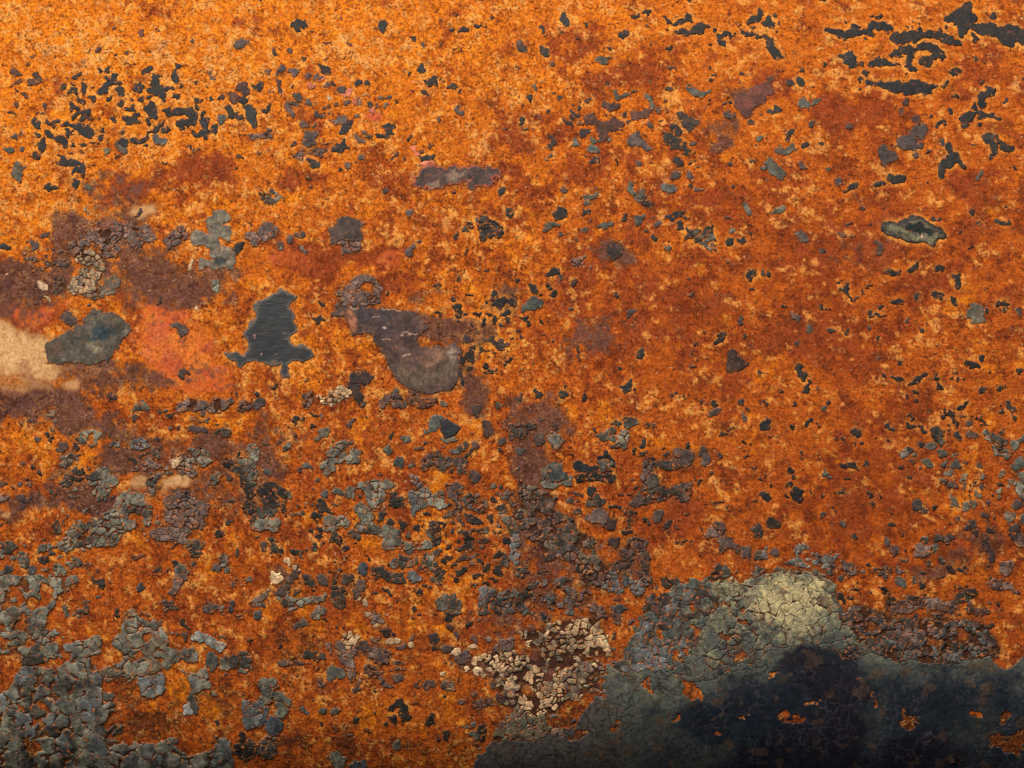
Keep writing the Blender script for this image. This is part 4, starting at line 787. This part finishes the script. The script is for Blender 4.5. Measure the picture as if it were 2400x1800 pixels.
# ------------------------------------------------------------------ the thing: one rusted panel
root = bpy.data.objects.new("rusted_panel", None)
scene.collection.objects.link(root)
root.empty_display_size = 0.1
root["label"] = "orange rusted metal panel with peeling grey paint and a dark painted lower edge"
root["category"] = "metal panel"
def child(name, me, parent=None, **props):
    o = bpy.data.objects.new(name, me)
    scene.collection.objects.link(o)
    o.parent = parent or root
    for k, v in props.items(): o[k] = v
    return o

# ------------------------------------------------------------------ metal sheet with its rust crust
PS = 3
MO = 900                            # the panel goes on, more coarsely meshed, well past the frame
PXX, PYY = np.meshgrid(np.concatenate([np.arange(-MO, -MX, 12), np.arange(-MX, 2400 + MX + 1, PS), np.arange(2400 + MX + 12, 2400 + MO, 12)]).astype(np.float32),
                       np.concatenate([np.arange(-MO, -MX, 12), np.arange(-MX, 1800 + MX + 1, PS), np.arange(1800 + MX + 12, 1800 + 500, 12)]).astype(np.float32))
ph, pw = PXX.shape
ii = np.clip(((PYY - RY0) / ST).astype(int), 0, H - 1); jj = np.clip(((PXX - RX0) / ST).astype(int), 0, W - 1)
for a_ in (occ, occ_dark, occ_brown):
    a_[0] = 0; a_[-1] = 0; a_[:, 0] = 0; a_[:, -1] = 0
halo_d = blur(occ_dark, 5)[ii, jj]
halo_b = blur(occ_brown, 5)[ii, jj]
tight_b = blur(occ_brown, 2)[ii, jj]
def nz(wl, seed, octv=4, gain=0.6, aniso=1.0): return fbm(PXX, PYY, wl, seed, octv, gain, aniso) * 1.7
na = nz(150, 1, 5); nb = nz(60, 2, 4, 0.62); nc = nz(26, 3, 4, 0.65); nd = nz(11, 4, 2, 0.7)
nh = nz(20, 5, 3, 0.65, 2.2)
horiz = sstep(1250, 1800, PXX) * sstep(1500, 1200, PYY)
nd = nd * (1 - 0.5 * horiz) + nh * 0.7 * horiz
ZX = PXX + fbm(PXX, PYY, 90, 6, 4) * 40; ZY = PYY + fbm(PXX, PYY, 90, 7, 4) * 40
def zone(lst, grow=1.0):
    s = np.zeros(PXX.shape, np.float32)
    for cx, cy, rx, ry, st in lst:
        d = np.hypot((ZX - cx) / (rx * grow), (ZY - cy) / (ry * grow))
        s = np.maximum(s, st * sstep(1.35, 0.35, d))
    return s
z_purple = zone([(290,500,70,24,.9),(250,470,110,40,.6),(370,660,110,80,.95),(300,620,60,60,.8),(45,670,85,85,1),(130,635,42,85,1.1),(220,545,120,50,.9),(90,950,130,46,1.15),(235,895,90,50,.9),(165,984,110,30,1),(258,1014,60,28,1),(270,1068,60,30,1),(217,1165,80,40,1),(68,1171,85,30,.9),(15,1215,50,26,.8),(500,1055,60,36,.85),(635,1060,45,90,.7),
    (340,884,80,32,.8),(480,880,60,30,.5),(993,743,70,36,1),(1100,783,75,40,1.05),(1050,762,70,32,1.05),(1170,708,60,46,.85),(1000,690,60,30,.6),(1092,850,26,80,1),(1108,935,40,60,1),(1285,985,100,66,.85),(1238,1085,54,70,1),(1444,600,56,34,.8),(1376,789,90,70,.55),(1756,236,55,36,.7),(1696,306,50,34,.7),(1990,600,60,40,.5),
    (1250,1250,60,60,.6),(1330,1290,80,40,.5),(1250,1560,110,50,.8),(1290,1440,120,60,.55),(1135,1560,60,30,.9),(1100,1545,60,26,.8),(655,1350,40,30,.9),(870,1530,70,30,.7),(2310,1260,55,60,.6),(700,1000,50,24,.55),(590,1150,40,50,.6),(390,1060,220,50,.6),(250,1160,190,64,.6),(520,1130,110,70,.6),(1300,1330,130,70,.6),(1420,1300,100,50,.5),(1250,1450,160,80,.5),(2250,1330,120,50,.45),(2100,1480,150,50,.6),(420,700,60,40,.7),(450,650,110,64,.85),(260,440,110,50,.55),(210,420,70,40,.6),(520,700,50,40,.6),(20,745,60,20,.6),(170,860,40,60,.8),(330,880,90,40,.6)], 1.08)
z_red = zone([(502,393,120,60,.8),(270,434,90,40,.85),(695,420,80,30,.7),(1320,80,90,45,.7),(1240,300,90,66,.7),(1470,150,100,32,.6),(1390,380,120,46,.7),(1827,190,55,55,.8),(1960,258,80,55,.7),(2260,210,65,28,.7),(2070,245,70,42,.6),(2260,430,66,44,.7),(735,600,190,46,.95),(910,607,80,34,.9),(925,655,70,34,.8),
    (1470,720,230,170,.6),(1990,585,170,120,.7),(2150,665,130,42,.7),(1935,800,160,90,.7),(2045,1060,200,110,.55),(1580,1210,100,52,.8),(1675,925,66,34,.7),(2000,1180,160,80,.5),(1300,700,120,80,.4),(1600,480,180,60,.5),(2300,560,120,100,.45),(330,700,180,60,.5),(1230,400,100,60,.5),(1560,850,200,90,.45),(2060,1290,200,60,.6),(500,680,60,30,.6),(60,740,110,26,.95),(640,560,70,30,.7)])
z_dark = zone([(352,1703,90,55,1),(62,1754,32,20,1),(690,1512,90,70,.6),(800,1743,55,66,.8),(690,1738,70,46,.7),(640,1600,70,60,.4),(2315,1280,66,55,.6),(2180,1310,120,40,.45),(1000,1760,200,40,.5),(1340,1690,60,50,.9),(2365,1735,75,45,1.3),(2330,1780,60,40,1.2),(2360,1700,40,60,1.2),(2130,1690,50,50,1.1),(1830,1685,60,20,.9),(1440,1730,30,30,1.1),(1355,1725,30,30,1),(1630,1625,22,30,.7),(480,1650,120,90,.5),(560,1450,60,50,.3),(300,1600,60,70,.6),(940,1530,60,30,.5),(2270,1330,100,40,.5),(1720,1190,60,30,.4)])
z_pink = zone([(385,775,72,56,1.1),(420,830,96,66,1.15),(470,880,70,50,1.1),(400,880,50,40,.9),(930,612,60,26,.55),(820,660,14,16,.6),(765,60,30,10,.3),(880,248,16,16,1),(60,735,110,18,.75),(660,590,80,26,.5),(590,640,60,24,.4)])
z_tan = zone([(10,835,110,85,1.25),(70,850,90,60,1.0),(85,800,64,46,1.15),(110,870,60,46,1.1),(60,915,90,26,.75),(318,494,50,20,.95),(330,1118,56,22,1),(422,1122,56,26,1.1),(385,1150,28,24,.8),(168,915,26,18,.9),(20,1205,16,12,.9)])
z_gold = zone([(30,1120,70,66,.8),(300,250,380,120,.5),(950,120,300,80,.4),(460,970,90,30,.7),(330,1000,80,24,.4),(1780,60,200,60,.3),(60,540,80,46,.7),(80,1030,70,30,.6),(850,780,70,40,.5),(1430,270,60,40,.4),(2250,1110,100,60,.4),(1300,1150,60,60,.4),(1000,930,70,30,.5),(60,60,120,60,.5),(540,260,100,60,.5),(1050,1010,80,30,.4),(30,240,80,60,.4)])
z_pale = zone([(270,90,330,70,.8),(1380,130,160,60,.35),(520,130,130,50,.7),(880,90,140,60,.5),(300,1650,60,40,.6),(590,1560,60,40,.5),(1050,500,90,60,.4),(770,520,60,30,.4),(1290,620,120,60,.4),(560,300,80,40,.4),(1130,300,100,50,.4),(420,1560,40,30,.5),(1420,1000,70,40,.2)])
col = np.empty(PXX.shape + (3,), np.float32)
def over(rgb, k): col[:] = col * (1 - k[..., None]) + np.array(rgb, np.float32) * k[..., None]
lum = sstep(1500, -250, PYY + 0.42 * (PXX - 300))  # brightness falling off from the upper left, painted into the rust colour
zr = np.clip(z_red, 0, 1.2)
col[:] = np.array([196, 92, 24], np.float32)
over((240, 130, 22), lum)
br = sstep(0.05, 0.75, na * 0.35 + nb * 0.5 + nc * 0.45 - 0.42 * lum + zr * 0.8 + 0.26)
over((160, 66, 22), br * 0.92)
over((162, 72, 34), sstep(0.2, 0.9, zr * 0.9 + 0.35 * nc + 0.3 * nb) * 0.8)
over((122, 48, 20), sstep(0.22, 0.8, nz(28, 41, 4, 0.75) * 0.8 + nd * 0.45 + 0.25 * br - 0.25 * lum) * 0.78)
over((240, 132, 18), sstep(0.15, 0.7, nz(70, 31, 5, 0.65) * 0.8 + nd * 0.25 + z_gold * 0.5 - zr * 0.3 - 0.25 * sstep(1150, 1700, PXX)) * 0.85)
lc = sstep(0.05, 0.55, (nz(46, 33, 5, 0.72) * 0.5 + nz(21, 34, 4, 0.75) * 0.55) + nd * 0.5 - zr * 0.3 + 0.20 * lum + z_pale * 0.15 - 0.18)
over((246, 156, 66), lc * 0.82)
over((240, 168, 96), sstep(0.25, 0.75, z_pale * 0.6 + nc * 0.4 + nd * 0.3 - 0.15) * 0.75)
pk = sstep(0.25, 0.8, z_pink + 0.2 * nc + 0.12 * nd)
over((232, 110, 48), pk * 0.92)
over((246, 140, 50), pk * sstep(-0.3, 0.6, nb + 0.4 * nd) * 0.7)
over((178, 80, 54), pk * sstep(0.2, 0.8, nd * 0.6 + nc * 0.5) * 0.6)
over((206, 92, 70), pk * sstep(0.0, 0.7, nz(50, 45)) * 0.5)
pu = sstep(0.22, 0.85, z_purple * 1.15 + 0.26 * nb + 0.2 * nc + 0.2 * nd - 0.12)
over((108, 70, 58), pu * 0.9)
over((142, 92, 72), pu * sstep(-0.1, 0.7, nc + nd * 0.5) * 0.55)
over((80, 50, 48), pu * sstep(0.1, 0.8, nz(50, 46)) * 0.5)
dkz = sstep(0.25, 0.9, z_dark * 0.9 + 0.25 * nc + 0.3 * nd)
over((92, 44, 24), dkz * 0.85)
tn = sstep(0.10, 1.0, z_tan + 0.12 * nb + 0.1 * nc)
over((186, 124, 76), tn * 0.9)
tn2 = sstep(0.45, 1.25, z_tan + 0.14 * nb + 0.1 * nc + 0.06 * nd)
over((242, 190, 124), tn2)
over((170, 108, 74), tn * sstep(0.1, 0.9, nb * 0.6 + 0.5 * nc + nd * 0.4) * 0.6)
# crust around dark chips is lighter; between the flakes of a cluster it is brown
hd = sstep(0.06, 0.4, halo_d)
over((246, 156, 58), hd * sstep(-0.7, 0.3, nd * 0.5 + 0.5 * nc) * 0.8 * sstep(1400, 700, PYY))
hb = sstep(0.12, 0.6, halo_b + 0.10 * nd + 0.08 * nc)
over((104, 66, 48), hb * 0.75 * (1 - 0.55 * sstep(0.1, 0.6, nc + 0.4 * nd)))
gap = sstep(0.35, 0.75, tight_b)
over((66, 42, 32), gap * 0.8)
grain = np.clip(1 - 0.8 * np.maximum(pk * 0.55, tn * 0.85) - 0.3 * pu - 0.35 * np.clip(zr, 0, 1), 0.12, 1) * (1 - 0.4 * gap)
grain = grain * (0.82 + 0.18 * np.clip(lc + 0.35 * dkz + 0.3 * pu + 0.4 * sstep(0.0, 0.5, nz(38, 51, 3)), 0, 1))
lace = np.clip(lc * 0.9 + 0.25 * hd + 0.12, 0, 1) * (1 - 0.75 * np.clip(zr * 0.8, 0, 1)) * (1 - 0.9 * np.maximum(pk, tn)) * (1 - 0.6 * pu) * (1 - 0.8 * gap)
hgt = (nc * 0.45 + nd * 0.6 + nb * 0.4) * (0.25 + 0.75 * grain) * 0.9 - gap * 0.9
hgt -= 0.4
ocs = blur(occ.astype(np.float32), 1)[ii, jj]
hgt = hgt * (1 - ocs) - 0.75 * ocs          # the paint is let into the crust, which grew up around it
idx = np.arange(ph * pw).reshape(ph, pw)
F = np.stack([idx[:-1, :-1], idx[1:, :-1], idx[1:, 1:], idx[:-1, 1:]], -1).reshape(-1, 4)
# rim and back, so that the sheet has a real thickness
rim_i = np.concatenate([idx[0, :], idx[1:, -1], idx[-1, -2::-1], idx[-2:0:-1, 0]])
nb0 = ph * pw
xx = np.concatenate([PXX.ravel(), PXX.ravel()[rim_i]]); yy = np.concatenate([PYY.ravel(), PYY.ravel()[rim_i]])
hh_ = np.concatenate([hgt.ravel(), np.full(len(rim_i), -9.0)])
k = np.arange(len(rim_i)); k1 = (k + 1) % len(rim_i)
F2_ = np.stack([rim_i[k], rim_i[k1], nb0 + k1, nb0 + k], 1)
cc = np.concatenate([col.reshape(-1, 3), col.reshape(-1, 3)[rim_i]])
gg_ = np.concatenate([grain.ravel(), grain.ravel()[rim_i]]); ll_ = np.concatenate([lace.ravel(), lace.ravel()[rim_i]])
child("metal_sheet", make_mesh("metal_sheet", xx, yy, hh_, np.concatenate([F, F2_]), cc, MAT_RUST, gg_, None, ll_))
bx, by = np.meshgrid(np.linspace(PXX.min(), PXX.max(), 40), np.linspace(PYY.min(), PYY.max(), 60))
bi_ = np.arange(2400).reshape(60, 40)
child("backing", make_mesh("backing", bx.ravel(), by.ravel(), np.full(2400, -9.0), np.stack([bi_[:-1, :-1], bi_[:-1, 1:], bi_[1:, 1:], bi_[1:, :-1]], -1).reshape(-1, 4), np.repeat(np.array([[90, 50, 30.]]), 2400, 0), MAT_RUST, np.ones(2400)))

# ------------------------------------------------------------------ paint pieces: the 300 largest of each kind are parts, the crumbs stay joined
LAB = {'C': "chalky cream paint flake", 'W': "pale grey paint flake", 'N': "bare dark patch with brushed streaks", 'P': "salmon primer flake", 'M': "smooth maroon primer patch"}
groups = {}
for p in PIECES: groups.setdefault(p['name'], []).append(p)
crumbs = []
for nm, ps in sorted(groups.items()):
    ps.sort(key=lambda p: -p['area'])
    for q, p in enumerate(ps):
        inside = -20 < p['x'].mean() < 2420 and -20 < p['y'].mean() < 1820
        if q >= 300 or p['area'] < 12 or not inside:
            if not p['area'] > 20000:
                crumbs.append(p); continue
        kd = p['kind']
        mat = MAT_BARE if kd == 'N' else MAT_CREAM if kd in 'CWPM' else MAT_SHEET if p['sheet'] else MAT_PAINT
        name = "paint_sheet" if p['area'] > 20000 else nm
        o = child(name, make_mesh(name, p['x'], p['y'], p['h'], p['F'], p['col'], mat, flat=p['nt'], edge=p['edge']))
        if name == "paint_sheet": o["label"] = "dark navy paint still holding along the lower edge"
        elif kd in LAB: o["label"] = LAB[kd]
off = 0; X_, Y_, H_, F_, C_, E_ = [], [], [], [], [], []
for p in crumbs:
    X_.append(p['x']); Y_.append(p['y']); H_.append(p['h']); F_.append(p['F'] + off); C_.append(p['col']); E_.append(p['edge']); off += len(p['x'])
if crumbs:
    child("paint_debris", make_mesh("paint_debris", np.concatenate(X_), np.concatenate(Y_), np.concatenate(H_), np.concatenate(F_), np.concatenate(C_), MAT_PAINT, edge=np.concatenate(E_)), kind="stuff")
print("pieces", len(PIECES), {n: len(v) for n, v in groups.items()}, "crumbs", len(crumbs))
print("quads", sum(len(p['F']) for p in PIECES) + len(F))
